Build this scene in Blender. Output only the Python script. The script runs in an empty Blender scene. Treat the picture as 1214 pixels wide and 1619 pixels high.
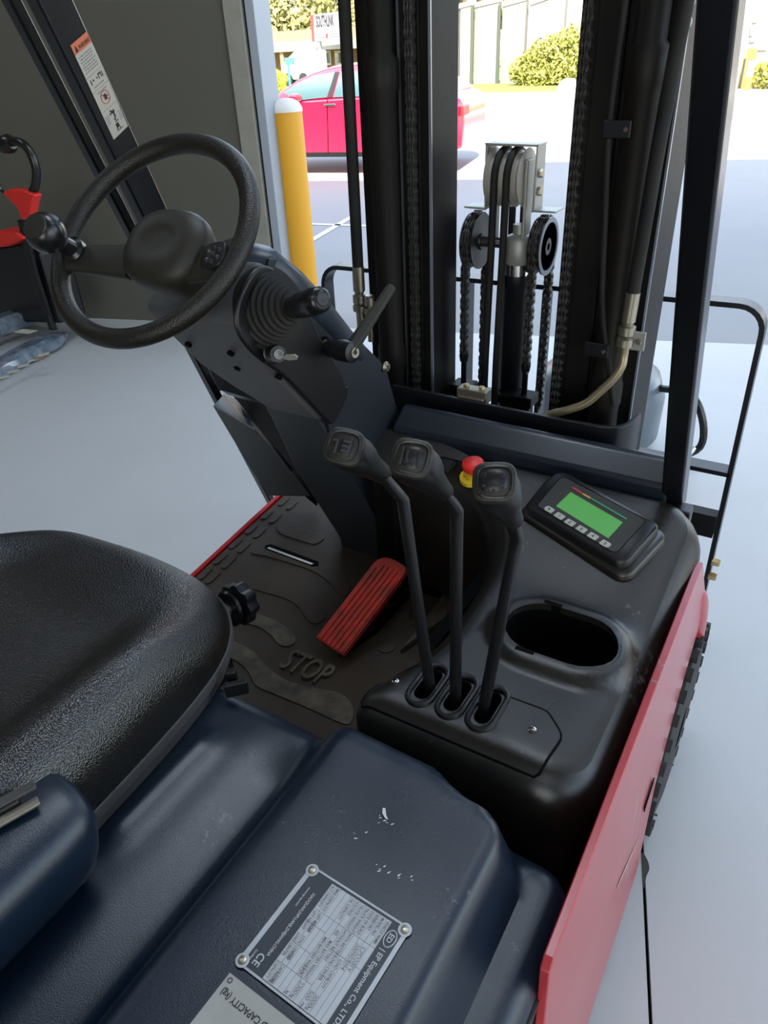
import bpy, bmesh, math, random
import numpy as np
from mathutils import Vector, Matrix, geometry
V = Vector
PI = math.pi
random.seed(7)
SC = bpy.context.scene
COL = SC.collection

# ------------------------------------------------------------------ camera
CAM_H = 1.6
F_PX = 1160.0
PP = (607.0, 809.5)
_vz = V((700 - PP[0], 2640 - PP[1], F_PX)).normalized()            # straight down, in camera axes (x right, y down, z forward)
_x = 1437 - PP[0]
_Y = V((_x, -(_x * _vz.x + F_PX * _vz.z) / _vz.y, F_PX)).normalized()
_up = -_vz
_X = _Y.cross(_up)
RW = Matrix((_X, _Y, _up))                                           # camera axes -> world
cam_data = bpy.data.cameras.new('camera')
cam = bpy.data.objects.new('camera', cam_data)
COL.objects.link(cam)
_m = Matrix.Identity(4)
for _i, _v in enumerate((RW @ V((1, 0, 0)), RW @ V((0, -1, 0)), RW @ V((0, 0, -1)))):
    for _j in range(3):
        _m[_j][_i] = _v[_j]
_m.translation = V((0, 0, CAM_H))
cam.matrix_world = _m
cam_data.sensor_fit = 'VERTICAL'
cam_data.sensor_height = 36.0
cam_data.lens = F_PX / 1619 * 36.0
cam_data.clip_start = 0.02
cam_data.clip_end = 500
SC.camera = cam

def at(px, py, axis, val):
    """measure: the place a line of sight meets the plane x/y/z = val"""
    d = RW @ V((px - PP[0], py - PP[1], F_PX))
    o = V((0, 0, CAM_H))
    return o + d * ((val - o[axis]) / d[axis])

def at_plane(px, py, p0, n):
    d = RW @ V((px - PP[0], py - PP[1], F_PX))
    o = V((0, 0, CAM_H))
    return o + d * ((V(p0) - o).dot(n) / d.dot(n))

# ------------------------------------------------------------------ world, sun, exposure
SC.view_settings.view_transform = 'Standard'
SC.view_settings.look = 'None'
SC.view_settings.gamma = 1
SC.view_settings.use_curve_mapping = False
SC.view_settings.exposure = 0.78
w = bpy.data.worlds.new('sky'); SC.world = w; w.use_nodes = True
nt = w.node_tree
sky = nt.nodes.new('ShaderNodeTexSky'); sky.sky_type = 'NISHITA'
sky.sun_disc = False; sky.sun_elevation = math.radians(42); sky.sun_rotation = math.radians(200)
sky.air_density = 1.2; sky.dust_density = 1.0; sky.ozone_density = 1.2
hs_ = nt.nodes.new('ShaderNodeHueSaturation'); hs_.inputs['Saturation'].default_value = .70
nt.links.new(sky.outputs[0], hs_.inputs['Color']); nt.links.new(hs_.outputs[0], nt.nodes['Background'].inputs[0])
nt.nodes['Background'].inputs[1].default_value = 0.46
sun_d = bpy.data.lights.new('sun', 'SUN'); sun_d.energy = 9.5; sun_d.angle = math.radians(0.6); sun_d.color = (1, .94, .84)
sun = bpy.data.objects.new('sun', sun_d); COL.objects.link(sun)
WDIR = V((4.13, 1.24, 0)).normalized()                              # along the front wall
WN = V((-WDIR.y, WDIR.x, 0))                                        # outwards
_sd = (WN * 1.0 + WDIR * -0.25).normalized() * math.cos(math.radians(42)) + V((0, 0, -math.sin(math.radians(42))))
sun.rotation_euler = _sd.to_track_quat('-Z', 'Y').to_euler()
sun.location = (0, -10, 20)

# ------------------------------------------------------------------ materials
MATS = {}
def srgb(c):
    return tuple(((x / 255) / 12.92 if x / 255 <= .04045 else ((x / 255 + .055) / 1.055) ** 2.4) for x in c)

def mat(name, col, rough=.5, metal=0.0, var=0.0, vcol=None, vscale=6.0, bump=0.0, bscale=120.0, coat=0.0,
        emit=0.0, spec=.5, alpha=1.0, trans=0.0, scratch=0.0, rvar=0.0, kind='noise'):
    m = bpy.data.materials.new(name); m.use_nodes = True
    t = m.node_tree; b = t.nodes['Principled BSDF']
    c = tuple(col) + (1,)
    b.inputs['Base Color'].default_value = c
    b.inputs['Roughness'].default_value = rough
    b.inputs['Metallic'].default_value = metal
    b.inputs['Specular IOR Level'].default_value = spec
    b.inputs['Coat Weight'].default_value = coat
    b.inputs['Coat Roughness'].default_value = .12
    if trans: b.inputs['Transmission Weight'].default_value = trans
    if emit:
        b.inputs['Emission Color'].default_value = c; b.inputs['Emission Strength'].default_value = emit
    tc = t.nodes.new('ShaderNodeTexCoord')
    def noise(sc, det=5, r=.6):
        n = t.nodes.new('ShaderNodeTexNoise'); n.inputs['Scale'].default_value = sc
        n.inputs['Detail'].default_value = det; n.inputs['Roughness'].default_value = r
        t.links.new(tc.outputs['Object'], n.inputs['Vector']); return n
    last = None
    if var:
        n = noise(vscale)
        rp = t.nodes.new('ShaderNodeValToRGB'); rp.color_ramp.elements[0].position = .38; rp.color_ramp.elements[1].position = .72
        t.links.new(n.outputs['Fac'], rp.inputs[0])
        mx = t.nodes.new('ShaderNodeMix'); mx.data_type = 'RGBA'
        mx.inputs[6].default_value = c
        mx.inputs[7].default_value = tuple(vcol or [x * 1.8 for x in col]) + (1,)
        mu = t.nodes.new('ShaderNodeMath'); mu.operation = 'MULTIPLY'; mu.inputs[1].default_value = var
        t.links.new(rp.outputs[0], mu.inputs[0]); t.links.new(mu.outputs[0], mx.inputs[0])
        last = mx.outputs[2]
    if scratch:
        n = noise(90, 3, .7); n2 = noise(9, 2)
        ma = t.nodes.new('ShaderNodeMath'); ma.operation = 'MULTIPLY'
        t.links.new(n.outputs['Fac'], ma.inputs[0]); t.links.new(n2.outputs['Fac'], ma.inputs[1])
        rp = t.nodes.new('ShaderNodeValToRGB'); rp.color_ramp.elements[0].position = .40; rp.color_ramp.elements[1].position = .46
        t.links.new(ma.outputs[0], rp.inputs[0])
        mx = t.nodes.new('ShaderNodeMix'); mx.data_type = 'RGBA'
        if last: t.links.new(last, mx.inputs[6])
        else: mx.inputs[6].default_value = c
        mx.inputs[7].default_value = (.25, .24, .22, 1)
        mu = t.nodes.new('ShaderNodeMath'); mu.operation = 'MULTIPLY'; mu.inputs[1].default_value = scratch
        t.links.new(rp.outputs[0], mu.inputs[0]); t.links.new(mu.outputs[0], mx.inputs[0])
        last = mx.outputs[2]
    if last: t.links.new(last, b.inputs['Base Color'])
    if rvar:
        n = noise(14, 4)
        mr = t.nodes.new('ShaderNodeMapRange'); mr.inputs[3].default_value = rough - rvar; mr.inputs[4].default_value = rough + rvar
        t.links.new(n.outputs['Fac'], mr.inputs[0]); t.links.new(mr.outputs[0], b.inputs['Roughness'])
    if bump:
        if kind == 'leather':
            n = t.nodes.new('ShaderNodeTexVoronoi'); n.inputs['Scale'].default_value = bscale; n.feature = 'F1'
            t.links.new(tc.outputs['Object'], n.inputs['Vector']); o = n.outputs['Distance']
        else:
            n = noise(bscale, 3); o = n.outputs['Fac']
        bp = t.nodes.new('ShaderNodeBump'); bp.inputs['Strength'].default_value = bump; bp.inputs['Distance'].default_value = .001
        t.links.new(o, bp.inputs['Height']); t.links.new(bp.outputs[0], b.inputs['Normal'])
    MATS[name] = m
    return m

plastic = mat('moulded_plastic', (.009, .0078, .006), .29, var=.5, vcol=(.026, .023, .018), vscale=5, bump=.25, bscale=900, scratch=.25, rvar=.05)
hoodp = mat('hood_plastic', (.0045, .0115, .024), .29, var=.5, vcol=(.020, .025, .033), vscale=4, bump=.3, bscale=700, scratch=.3, rvar=.06)  # base blued to carry the sky reflection in the colour
darkp = mat('dark_plastic', (.007, .007, .0072), .38, spec=.42, bump=.2, bscale=600)
glossp = mat('gloss_plastic', (.008, .008, .0085), .27)
rimp = mat('wheel_rim_grain', (.010, .0088, .006), .40, spec=.42, bump=.5, bscale=500, kind='leather')
hubp = mat('hub_plastic', (.017, .0155, .010), .5, spec=.42, bump=.2, bscale=800)
paint = mat('black_paint', (.006, .0068, .009), .34, spec=.4, bump=.2, bscale=250, rvar=.04)
steel_k = mat('mast_steel', (.0055, .005, .005), .5, spec=.16, var=.4, vcol=(.02, .018, .015), vscale=12, bump=.3, bscale=80)
plate_b = mat('column_plate_paint', (.010, .014, .020), .5, spec=.42, bump=.2, bscale=500)
coverp = mat('column_cover_plastic', (.075, .078, .082), .55, bump=.4, bscale=700)
vinyl = mat('seat_vinyl', (.0055, .005, .0042), .31, spec=.8, bump=.7, bscale=420, kind='leather', rvar=.05)
trimp = mat('seat_trim', (.060, .056, .052), .7, bump=.4, bscale=600)
void = mat('void_black', (.0012, .0012, .0012), .9, spec=.1)  # near-black, puts the dark of gaps and hollows into the colour
rubber = mat('rubber', (.008, .008, .008), .7, spec=.3, var=.6, vcol=(.03, .026, .02), vscale=8, bump=.4, bscale=200)
matm = mat('dusty_mat', (.038, .023, .011), .68, var=.75, vcol=(.060, .049, .034), vscale=5, bump=.5, bscale=160)
matd = mat('dusty_mat_worn', (.050, .042, .028), .65, var=.8, vcol=(.17, .135, .085), vscale=28, bump=.6, bscale=110)
red = mat('red_paint', (.50, .012, .014), .36, var=.3, vcol=(.42, .03, .03), vscale=10, scratch=.25, coat=.3)
redside = mat('red_side_paint', (.40, .020, .026), .30, var=.45, vcol=(.44, .08, .08), vscale=3, scratch=.5, coat=.35)
redped = mat('pedal_red', (.66, .035, .018), .45, var=.8, vcol=(.12, .04, .02), vscale=28, bump=.5, bscale=130)
redpl = mat('red_plastic', (.70, .025, .02), .42)
yellow = mat('yellow_plastic', (.80, .55, .02), .5)
galv = mat('zinc_steel', (.36, .33, .26), .36, metal=.9, var=.4, vcol=(.22, .19, .13), vscale=30)
bracketm = mat('grey_bracket_steel', (.34, .34, .31), .45, metal=.35)
pulleym = mat('nylon_pulley', (.33, .31, .27), .45)
pipem = mat('hydraulic_pipe', (.33, .27, .17), .38, metal=.6, var=.4, vcol=(.2, .16, .1), vscale=25)
chainm = mat('chain_steel', (.10, .095, .09), .33, metal=.7)
chrome = mat('chrome', (.6, .6, .58), .18, metal=1)
brass = mat('brass_bolt', (.50, .38, .18), .35, metal=.8)
bright_edge = mat('pale_steel_edge', (.30, .33, .38), .3, metal=.7)  # paler, bluer metal for thin strips along the rail corners
label_w = mat('label_white', (.42, .39, .33), .6, var=.3, vcol=(.34, .31, .26), vscale=30)
label_o = mat('label_orange', (.55, .14, .06), .6)
ink = mat('ink_black', (.012, .012, .012), .6)
inkr = mat('ink_red', (.40, .03, .03), .6)
inkf = mat('ink_faint', (.16, .16, .16), .6)
plate_s = mat('plate_silver', (.42, .43, .44), .48, metal=.25, var=.4, vcol=(.32, .33, .34), vscale=40)
plate_n = mat('plate_navy', (.012, .018, .028), .45)
cap_pl = mat('capacity_plate', (.36, .35, .32), .6, var=.5, vcol=(.27, .25, .22), vscale=35)
lcd = mat('lcd_green', (.07, .30, .055), .35, emit=.18)
lcd_r = mat('bar_red', (.55, .03, .03), .5)
lcd_y = mat('bar_amber', (.70, .38, .08), .5)
lcd_g = mat('bar_green', (.02, .26, .09), .5)
btn = mat('button_grey', (.40, .39, .33), .55)
floorm = mat('painted_concrete', (.485, .487, .475), .42, var=.4, vcol=(.43, .43, .415), vscale=1.6, bump=.35, bscale=35, scratch=.10, rvar=.08)
wallm = mat('grey_wall', (.088, .084, .066), .8, bump=.3, bscale=60)
wallw = mat('pale_wall', (.22, .155, .095), .8)
ceilm = mat('ceiling_warm', (.085, .058, .033), .85)
jambm = mat('jamb_beige', (.26, .25, .21), .6, var=.5, vcol=(.18, .17, .14), vscale=12)
jambw = mat('jamb_white', (.30, .33, .37), .55)
glow_sheet = mat('added_glow_sheet', (.76, .87, 1.0), .5, emit=4.4)  # glowing sheets added overhead to put highlights on the black plastics
apron = mat('apron_concrete', (.31, .31, .30), .8, var=.4, vcol=(.26, .26, .255), vscale=.9, bump=.3, bscale=30)
road = mat('road_asphalt', (.20, .17, .148), .85, var=.3, vscale=2, bump=.4, bscale=40)
grassm = mat('verge_grass', (.17, .20, .035), .9, var=.6, vcol=(.26, .27, .05), vscale=12)
leafm = mat('shrub_leaf', (.32, .30, .06), .6, var=.7, vcol=(.12, .16, .03), vscale=3)
leafd = mat('tree_leaf', (.22, .22, .07), .7, var=.6, vcol=(.38, .28, .11), vscale=2)
barkm = mat('bark', (.09, .06, .04), .9)
panelm = mat('precast_panel', (.19, .17, .15), .85, var=.3, vscale=1)
whitep = mat('white_paint', (.75, .74, .70), .6)
greyb = mat('grey_building', (.20, .19, .18), .8)
tilem = mat('tan_building', (.26, .16, .09), .8)
bollardm = mat('bollard_yellow', (.72, .34, .012), .45)
carred = mat('car_red', (.62, .010, .045), .25, coat=1)
glassm = mat('car_glass', (.06, .12, .13), .08, coat=1)
tyre = mat('tyre_rubber', (.016, .016, .015), .75, bump=.4, bscale=100)
wrapm = mat('stretch_wrap', (.10, .13, .17), .12, var=.7, vcol=(.30, .34, .38), vscale=18, bump=1.0, bscale=30, coat=1)
bluesign = mat('blue_sign', (.05, .25, .60), .6)
orange = mat('orange_plastic', (.85, .25, .04), .6)
drumg = mat('drum_grey', (.14, .17, .20), .3)

# ------------------------------------------------------------------ mesh helpers
class G:
    def __init__(s): s.v = []; s.f = []
    def add(s, vs, fs):
        o = len(s.v); s.v += [tuple(p) for p in vs]; s.f += [tuple(i + o for i in f) for f in fs]; return s
    def box(s, x0, x1, y0, y1, z0, z1):
        return s.add([(x, y, z) for x in (x0, x1) for y in (y0, y1) for z in (z0, z1)],
                     [(0, 1, 3, 2), (4, 6, 7, 5), (0, 4, 5, 1), (2, 3, 7, 6), (0, 2, 6, 4), (1, 5, 7, 3)])
    def obox(s, c, a, b, d):
        c, a, b, d = V(c), V(a), V(b), V(d)
        return s.add([c + a * i + b * j + d * k for i in (-1, 1) for j in (-1, 1) for k in (-1, 1)],
                     [(0, 1, 3, 2), (4, 6, 7, 5), (0, 4, 5, 1), (2, 3, 7, 6), (0, 2, 6, 4), (1, 5, 7, 3)])
    def prism(s, poly, vec):
        n = len(poly); vec = V(vec)
        vs = [V(p) for p in poly] + [V(p) + vec for p in poly]
        return s.add(vs, [tuple(range(n))[::-1], tuple(range(n, 2 * n))] + [(i, (i + 1) % n, n + (i + 1) % n, n + i) for i in range(n)])
    def loft(s, secs, cap=True, closed=True):
        n = len(secs[0]); vs = [p for q in secs for p in q]; fs = []
        for k in range(len(secs) - 1):
            for i in range(n if closed else n - 1):
                j = (i + 1) % n
                fs.append((k * n + i, k * n + j, (k + 1) * n + j, (k + 1) * n + i))
        if cap:
            fs.append(tuple(range(n))[::-1]); fs.append(tuple(range((len(secs) - 1) * n, len(secs) * n)))
        return s.add(vs, fs)
    def tube(s, path, r, n=12, closed=False, up=None, flat=1.0, cap=True):
        P = [V(p) for p in path]; m = len(P); secs = []
        u = None
        for i in range(m):
            a = P[(i - 1) % m] if (closed or i > 0) else P[0]
            b = P[(i + 1) % m] if (closed or i < m - 1) else P[-1]
            t = (b - a).normalized()
            if u is None:
                u = V(up) if up else (V((0, 0, 1)) if abs(t.z) < .9 else V((1, 0, 0)))
            u = (u - t * u.dot(t)).normalized(); w_ = t.cross(u)
            rr = r[i] if isinstance(r, (list, tuple)) else r
            secs.append([P[i] + u * math.cos(q) * rr + w_ * math.sin(q) * rr * flat for q in [2 * PI * k / n for k in range(n)]])
        if closed: secs.append(secs[0]); cap = False
        return s.loft(secs, cap)
    def lathe(s, prof, o, ax, n=24, up=None):
        o = V(o); ax = V(ax).normalized(); u = V(up) if up else (V((0, 0, 1)) if abs(ax.z) < .9 else V((1, 0, 0)))
        u = (u - ax * u.dot(ax)).normalized(); w_ = ax.cross(u)
        secs = [[o + ax * h + (u * math.cos(q) + w_ * math.sin(q)) * max(r, 1e-5) for q in [2 * PI * k / n for k in range(n)]] for r, h in prof]
        return s.loft(secs, True)
    def mesh(s, name, smooth=40, fix=True):
        me = bpy.data.meshes.new(name); me.from_pydata(s.v, [], s.f)
        if fix:
            bm = bmesh.new(); bm.from_mesh(me)
            bmesh.ops.remove_doubles(bm, verts=bm.verts, dist=1e-6)
            bmesh.ops.recalc_face_normals(bm, faces=bm.faces); bm.to_mesh(me); bm.free()
        if smooth:
            me.polygons.foreach_set('use_smooth', [True] * len(me.polygons))
            me.set_sharp_from_angle(angle=math.radians(smooth))
        me.update(); return me

def wm(o):
    m = o.matrix_basis.copy()
    return m if o.parent is None else wm(o.parent) @ o.matrix_parent_inverse @ m

def link(o, parent=None, **kw):
    COL.objects.link(o)
    if parent is not None:
        o.parent = parent; o.matrix_parent_inverse = wm(parent).inverted()
    for k, v_ in kw.items(): o[k] = v_
    return o

def obj(name, g, m, parent=None, bevel=0, seg=2, smooth=40, sub=0, **kw):
    me = g.mesh(name, smooth) if isinstance(g, G) else g
    if not me.materials: me.materials.append(m)
    o = bpy.data.objects.new(name, me)
    if bevel:
        b = o.modifiers.new('bevel', 'BEVEL'); b.width = bevel; b.segments = seg; b.limit_method = 'ANGLE'
        b.angle_limit = math.radians(30); b.harden_normals = True
    if sub:
        b = o.modifiers.new('sub', 'SUBSURF'); b.levels = sub; b.render_levels = sub
    return link(o, parent, **kw)

def thing(name, loc, label, cat, group=None):
    o = bpy.data.objects.new(name, None); o.location = loc; o.empty_display_size = .1
    COL.objects.link(o); o['label'] = label; o['category'] = cat
    if group: o['group'] = group
    return o

def rep(name, me, M, parent, **kw):
    o = bpy.data.objects.new(name, me); COL.objects.link(o)
    if parent is not None:
        o.parent = parent; o.matrix_parent_inverse = wm(parent).inverted()
    o.matrix_basis = M
    for k, v_ in kw.items(): o[k] = v_
    return o

def frame(o, x, y, z=None):
    x = V(x).normalized(); y = V(y); y = (y - x * y.dot(x)).normalized(); z = x.cross(y)
    m = Matrix.Identity(4)
    for i, a in enumerate((x, y, z)):
        for j in range(3): m[j][i] = a[j]
    m.translation = V(o); return m

def text_geo(g, s, size, o, u, v, depth=.0006, align='LEFT', sx=1.0):
    """lettering as real geometry: u is the reading direction, v is up"""
    cu = bpy.data.curves.new('t', 'FONT'); cu.body = s; cu.size = size; cu.extrude = depth / 2; cu.align_x = align
    cu.resolution_u = 3; cu.offset = size * .012
    ob = bpy.data.objects.new('t', cu); COL.objects.link(ob)
    dg = bpy.context.evaluated_depsgraph_get(); me = bpy.data.meshes.new_from_object(ob.evaluated_get(dg))
    M = frame(o, u, v)
    g.add([M @ V((p.co.x * sx, p.co.y, p.co.z + depth / 2)) for p in me.vertices], [tuple(f.vertices) for f in me.polygons])
    bpy.data.objects.remove(ob); bpy.data.curves.remove(cu); bpy.data.meshes.remove(me)
    return g

def roundpoly(pts, r, n=6):
    out = []; m = len(pts)
    for i in range(m):
        p = V(pts[i]).to_2d() if len(pts[i]) > 2 else V(pts[i]); a = V(pts[i - 1][:2]); b = V(pts[(i + 1) % m][:2])
        rr = r[i] if isinstance(r, (list, tuple)) else r
        d1 = (a - p); d2 = (b - p)
        ang = d1.angle(d2); k = rr / math.tan(ang / 2)
        k = min(k, d1.length * .48, d2.length * .48); rr2 = k * math.tan(ang / 2)
        if rr < 1e-5: out.append(p); continue
        s_, e_ = p + d1.normalized() * k, p + d2.normalized() * k
        bis = (d1.normalized() + d2.normalized()).normalized(); c = p + bis * (rr2 / math.sin(ang / 2))
        a0 = math.atan2(s_.y - c.y, s_.x - c.x); a1 = math.atan2(e_.y - c.y, e_.x - c.x)
        da = (a1 - a0 + PI) % (2 * PI) - PI
        for q in range(n + 1):
            t_ = a0 + da * q / n; out.append(V((c.x + rr2 * math.cos(t_), c.y + rr2 * math.sin(t_))))
    return out

def resample(poly, step):
    P = [V(p) for p in poly]; L = [0]
    for i in range(len(P)): L.append(L[-1] + (P[(i + 1) % len(P)] - P[i]).length)
    n = max(8, int(L[-1] / step)); out = []; j = 0
    for k in range(n):
        s = L[-1] * k / n
        while L[j + 1] < s: j += 1
        t_ = (s - L[j]) / max(1e-9, L[j + 1] - L[j]); out.append(P[j].lerp(P[(j + 1) % len(P)], t_))
    return out

def smoothclosed(pts, per=8):
    P = [V(p) for p in pts]; n = len(P); out = []
    for i in range(n):
        p0, p1, p2, p3 = P[i - 1], P[i], P[(i + 1) % n], P[(i + 2) % n]
        for k in range(per):
            t = k / per
            out.append(.5 * ((2 * p1) + (p2 - p0) * t + (2 * p0 - 5 * p1 + 4 * p2 - p3) * t * t + (3 * p1 - p0 - 3 * p2 + p3) * t ** 3))
    return out

def smoothopen(pts, per=8):
    P = [V(p) for p in pts]; n = len(P); out = []
    for i in range(n - 1):
        p0, p1, p2, p3 = P[max(i - 1, 0)], P[i], P[i + 1], P[min(i + 2, n - 1)]
        for k in range(per):
            t = k / per
            out.append(.5 * ((2 * p1) + (p2 - p0) * t + (2 * p0 - 5 * p1 + 4 * p2 - p3) * t * t + (3 * p1 - p0 - 3 * p2 + p3) * t ** 3))
    out.append(P[-1]); return out

def inside(poly, X, Y):
    X = np.asarray(X, float); Y = np.asarray(Y, float); r = np.zeros(X.shape, bool); n = len(poly)
    for i in range(n):
        x1, y1 = poly[i][0], poly[i][1]; x2, y2 = poly[i - 1][0], poly[i - 1][1]
        c = ((y1 > Y) != (y2 > Y)); 
        with np.errstate(divide='ignore', invalid='ignore'):
            r ^= c & (X < (x2 - x1) * (Y - y1) / ((y2 - y1) or 1e-12) + x1)
    return r

def pdist(poly, X, Y):
    X = np.asarray(X, float); Y = np.asarray(Y, float); d = np.full(X.shape, 1e9); n = len(poly)
    for i in range(n):
        ax, ay = poly[i - 1][0], poly[i - 1][1]; bx, by = poly[i][0] - ax, poly[i][1] - ay
        L = bx * bx + by * by or 1e-12
        t = np.clip(((X - ax) * bx + (Y - ay) * by) / L, 0, 1)
        d = np.minimum(d, np.hypot(X - ax - t * bx, Y - ay - t * by))
    return d

def area(poly): return sum(poly[i - 1][0] * poly[i][1] - poly[i][0] * poly[i - 1][1] for i in range(len(poly))) / 2

def molded(name, outline, zt, r, zb, m, parent, holes=(), res=.012, step=.012, draft=0.0, hole_depth=.01, nf=6, **kw):
    """a moulded cover: upright skirt, rounded shoulder of radius r and a free-form top zt(x, y) with real openings"""
    P = resample(outline, step)
    if area(P) < 0: P.reverse()
    n = len(P); N = []
    for i in range(n):
        t = (P[(i + 1) % n] - P[i - 1]).normalized(); N.append(V((-t.y, t.x)))
    g = G(); rings = [[(p.x - q.x * draft, p.y - q.y * draft, zb) for p, q in zip(P, N)]]
    for k in range(nf + 1):
        a = PI / 2 * k / nf; d = r * (1 - math.cos(a)); dz = r * (1 - math.sin(a))
        rings.append([(p.x + q.x * d, p.y + q.y * d, float(zt(p.x + q.x * d, p.y + q.y * d)) - dz) for p, q in zip(P, N)])
    g.loft(rings, cap=False)
    inner = [V((x, y)) for x, y, z in rings[-1]]
    hs = [resample(h, min(step, .006)) for h in holes]
    xs = [p.x for p in inner]; ys = [p.y for p in inner]
    gx, gy = np.meshgrid(np.arange(min(xs), max(xs), res), np.arange(min(ys), max(ys), res)); gx = gx.ravel(); gy = gy.ravel()
    ok = inside(inner, gx, gy) & (pdist(inner, gx, gy) > res * .5)
    for h in hs: ok &= ~inside(h, gx, gy) & (pdist(h, gx, gy) > res * .4)
    pts = list(inner); ed = [(i, (i + 1) % n) for i in range(n)]
    for h in hs:
        o = len(pts); pts += h; ed += [(o + i, o + (i + 1) % len(h)) for i in range(len(h))]
    pts += [V((x, y)) for x, y in zip(gx[ok], gy[ok])]
    vo, eo, fo, *_ = geometry.delaunay_2d_cdt(pts, ed, [], 0, 1e-7)
    cx = [sum(vo[i].x for i in f) / len(f) for f in fo]; cy = [sum(vo[i].y for i in f) / len(f) for f in fo]
    keep = inside(inner, cx, cy)
    for h in hs: keep &= ~inside(h, cx, cy)
    g.add([(p.x, p.y, float(zt(p.x, p.y))) for p in vo], [tuple(f) for f, k in zip(fo, keep) if k])
    for h in hs:
        g.loft([[(p.x, p.y, float(zt(p.x, p.y))) for p in h], [(p.x, p.y, float(zt(p.x, p.y)) - hole_depth) for p in h]], cap=False)
    me = g.mesh(name, 50)
    return obj(name, me, m, parent, **kw)

def sheet(name, outline, surf, off, thick, m, parent, holes=(), res=.01, step=.006, **kw):
    """a thin plate that follows a surface, with real openings"""
    P = resample(outline, step); n = len(P)
    hs = [resample(h, step) for h in holes]
    xs = [p.x for p in P]; ys = [p.y for p in P]
    gx, gy = np.meshgrid(np.arange(min(xs), max(xs), res), np.arange(min(ys), max(ys), res)); gx = gx.ravel(); gy = gy.ravel()
    ok = inside(P, gx, gy) & (pdist(P, gx, gy) > res * .5)
    for h in hs: ok &= ~inside(h, gx, gy) & (pdist(h, gx, gy) > res * .4)
    pts = list(P); ed = [(i, (i + 1) % n) for i in range(n)]
    for h in hs:
        o = len(pts); pts += h; ed += [(o + i, o + (i + 1) % len(h)) for i in range(len(h))]
    pts += [V((x, y)) for x, y in zip(gx[ok], gy[ok])]
    vo, eo, fo, *_ = geometry.delaunay_2d_cdt(pts, ed, [], 0, 1e-7)
    cx = [sum(vo[i].x for i in f) / len(f) for f in fo]; cy = [sum(vo[i].y for i in f) / len(f) for f in fo]
    keep = inside(P, cx, cy)
    for h in hs: keep &= ~inside(h, cx, cy)
    g = G(); z = [float(surf(p.x, p.y)) + off for p in vo]
    g.add([(p.x, p.y, a) for p, a in zip(vo, z)], [tuple(f) for f, k in zip(fo, keep) if k])
    for h in [P] + hs:
        g.loft([[(p.x, p.y, float(surf(p.x, p.y)) + off) for p in h], [(p.x, p.y, float(surf(p.x, p.y)) + off - thick) for p in h]], cap=False)
    return obj(name, g.mesh(name, 45), m, parent, **kw)

def sm(e0, e1, x):
    t = min(1.0, max(0.0, (x - e0) / (e1 - e0))); return t * t * (3 - 2 * t)

def stadium(cx, cy, hl, r, ang=0, n=10):
    u = V((math.cos(ang), math.sin(ang))); w_ = V((-u.y, u.x)); c = V((cx, cy)); out = []
    for s in (1, -1):
        for k in range(n + 1):
            a = -PI / 2 + PI * k / n
            out.append(c + u * s * hl + (u * math.cos(a) + w_ * math.sin(a)) * r * s)
    return out

def bolt_geo(g, o, ax, r=.007, h=.005, n=6):
    return g.lathe([(r, 0), (r, h * .8), (r * .85, h)], o, ax, n)

# ================================================================== THE SETTING
WP = V((-4.38, 3.54, 0))                                             # a point on the inner face line of the front wall
def wl(s, d, z): return WP + WDIR * s + WN * d + V((0, 0, z))
def ws(px, py): return (at(px, py, 2, 0) - WP).dot(WDIR)
def wbox(g, s0, s1, d0, d1, z0, z1):
    vs = [wl(s, d, z) for s in (s0, s1) for d in (d0, d1) for z in (z0, z1)]
    return g.add(vs, [(0, 1, 3, 2), (4, 6, 7, 5), (0, 4, 5, 1), (2, 3, 7, 6), (0, 2, 6, 4), (1, 5, 7, 3)])
def wgeo(*a): return wbox(G(), *a)
S = dict(kind='structure')
SJ0, SJ1 = ws(423, 511), ws(462, 513)
SR = 7.2                                                             # right end of the door opening
ZC = 5.6
ZO = 4.7                                                             # head of the opening
# floor slabs with a sawn joint between them
JP = (at(1028, 1600, 2, 0) - WP).dot(WDIR)                            # the joint runs square to the front wall
def fslab(s0, s1):
    return obj('floor', wgeo(s0, s1, DB - .2, 0, -.12, 0), floorm, None, smooth=0, **S)
SW0, SW1, DB = -5.5, 8.0, -13.0
fslab(SW0, JP - .0035); fslab(JP + .0035, SW1)
obj('trim_1', wgeo(JP - .0034, JP + .0034, DB, 0, -.12, -.012), void, None, smooth=0, **S)
# chipped spot beside the joint
ch = at(1033, 1105 / 2.105 + 850, 2, .0)
cdist = (ch - WP).dot(WN)
g = G().prism(smoothclosed([wl(JP + a, cdist + b_, .0005) for a, b_ in ((-.002, -.05), (.006, -.02), (.013, .0), (.010, .02), (-.002, .035))], 4), (0, 0, .0004))
obj('trim_2', g, mat('joint_filler', (.06, .05, .04), .9), None, **S)
# walls
SW0, SW1, DB = -5.5, 8.0, -13.0
obj('wall_front', wgeo(SW0, SJ0, 0, .22, 0, ZC), wallm, None, **S)
obj('wall_front_head', wgeo(SJ0, SR, 0, .22, ZO, ZC), wallm, None, **S)
obj('wall_front_pier', wgeo(SR, SW1, 0, .22, 0, ZC), wallm, None, **S)
obj('wall_left', wgeo(SW0 - .2, SW0, DB, .22, 0, ZC), wallw, None, **S)
# side wall with an open roller door
obj('wall_right', wbox(wbox(wbox(G(), SW1, SW1 + .2, DB, -9.5, 0, ZC), SW1, SW1 + .2, -1.5, .22, 0, ZC), SW1, SW1 + .2, -9.5, -1.5, 4.5, ZC), wallw, None, smooth=0, **S)
# back wall with its own open roller door
obj('wall_back', wbox(wbox(wbox(G(), SW0, 1, DB - .2, DB, 0, ZC), 6, SW1, DB - .2, DB, 0, ZC), 1, 6, DB - .2, DB, 4.0, ZC), wallw, None, smooth=0, **S)
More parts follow.
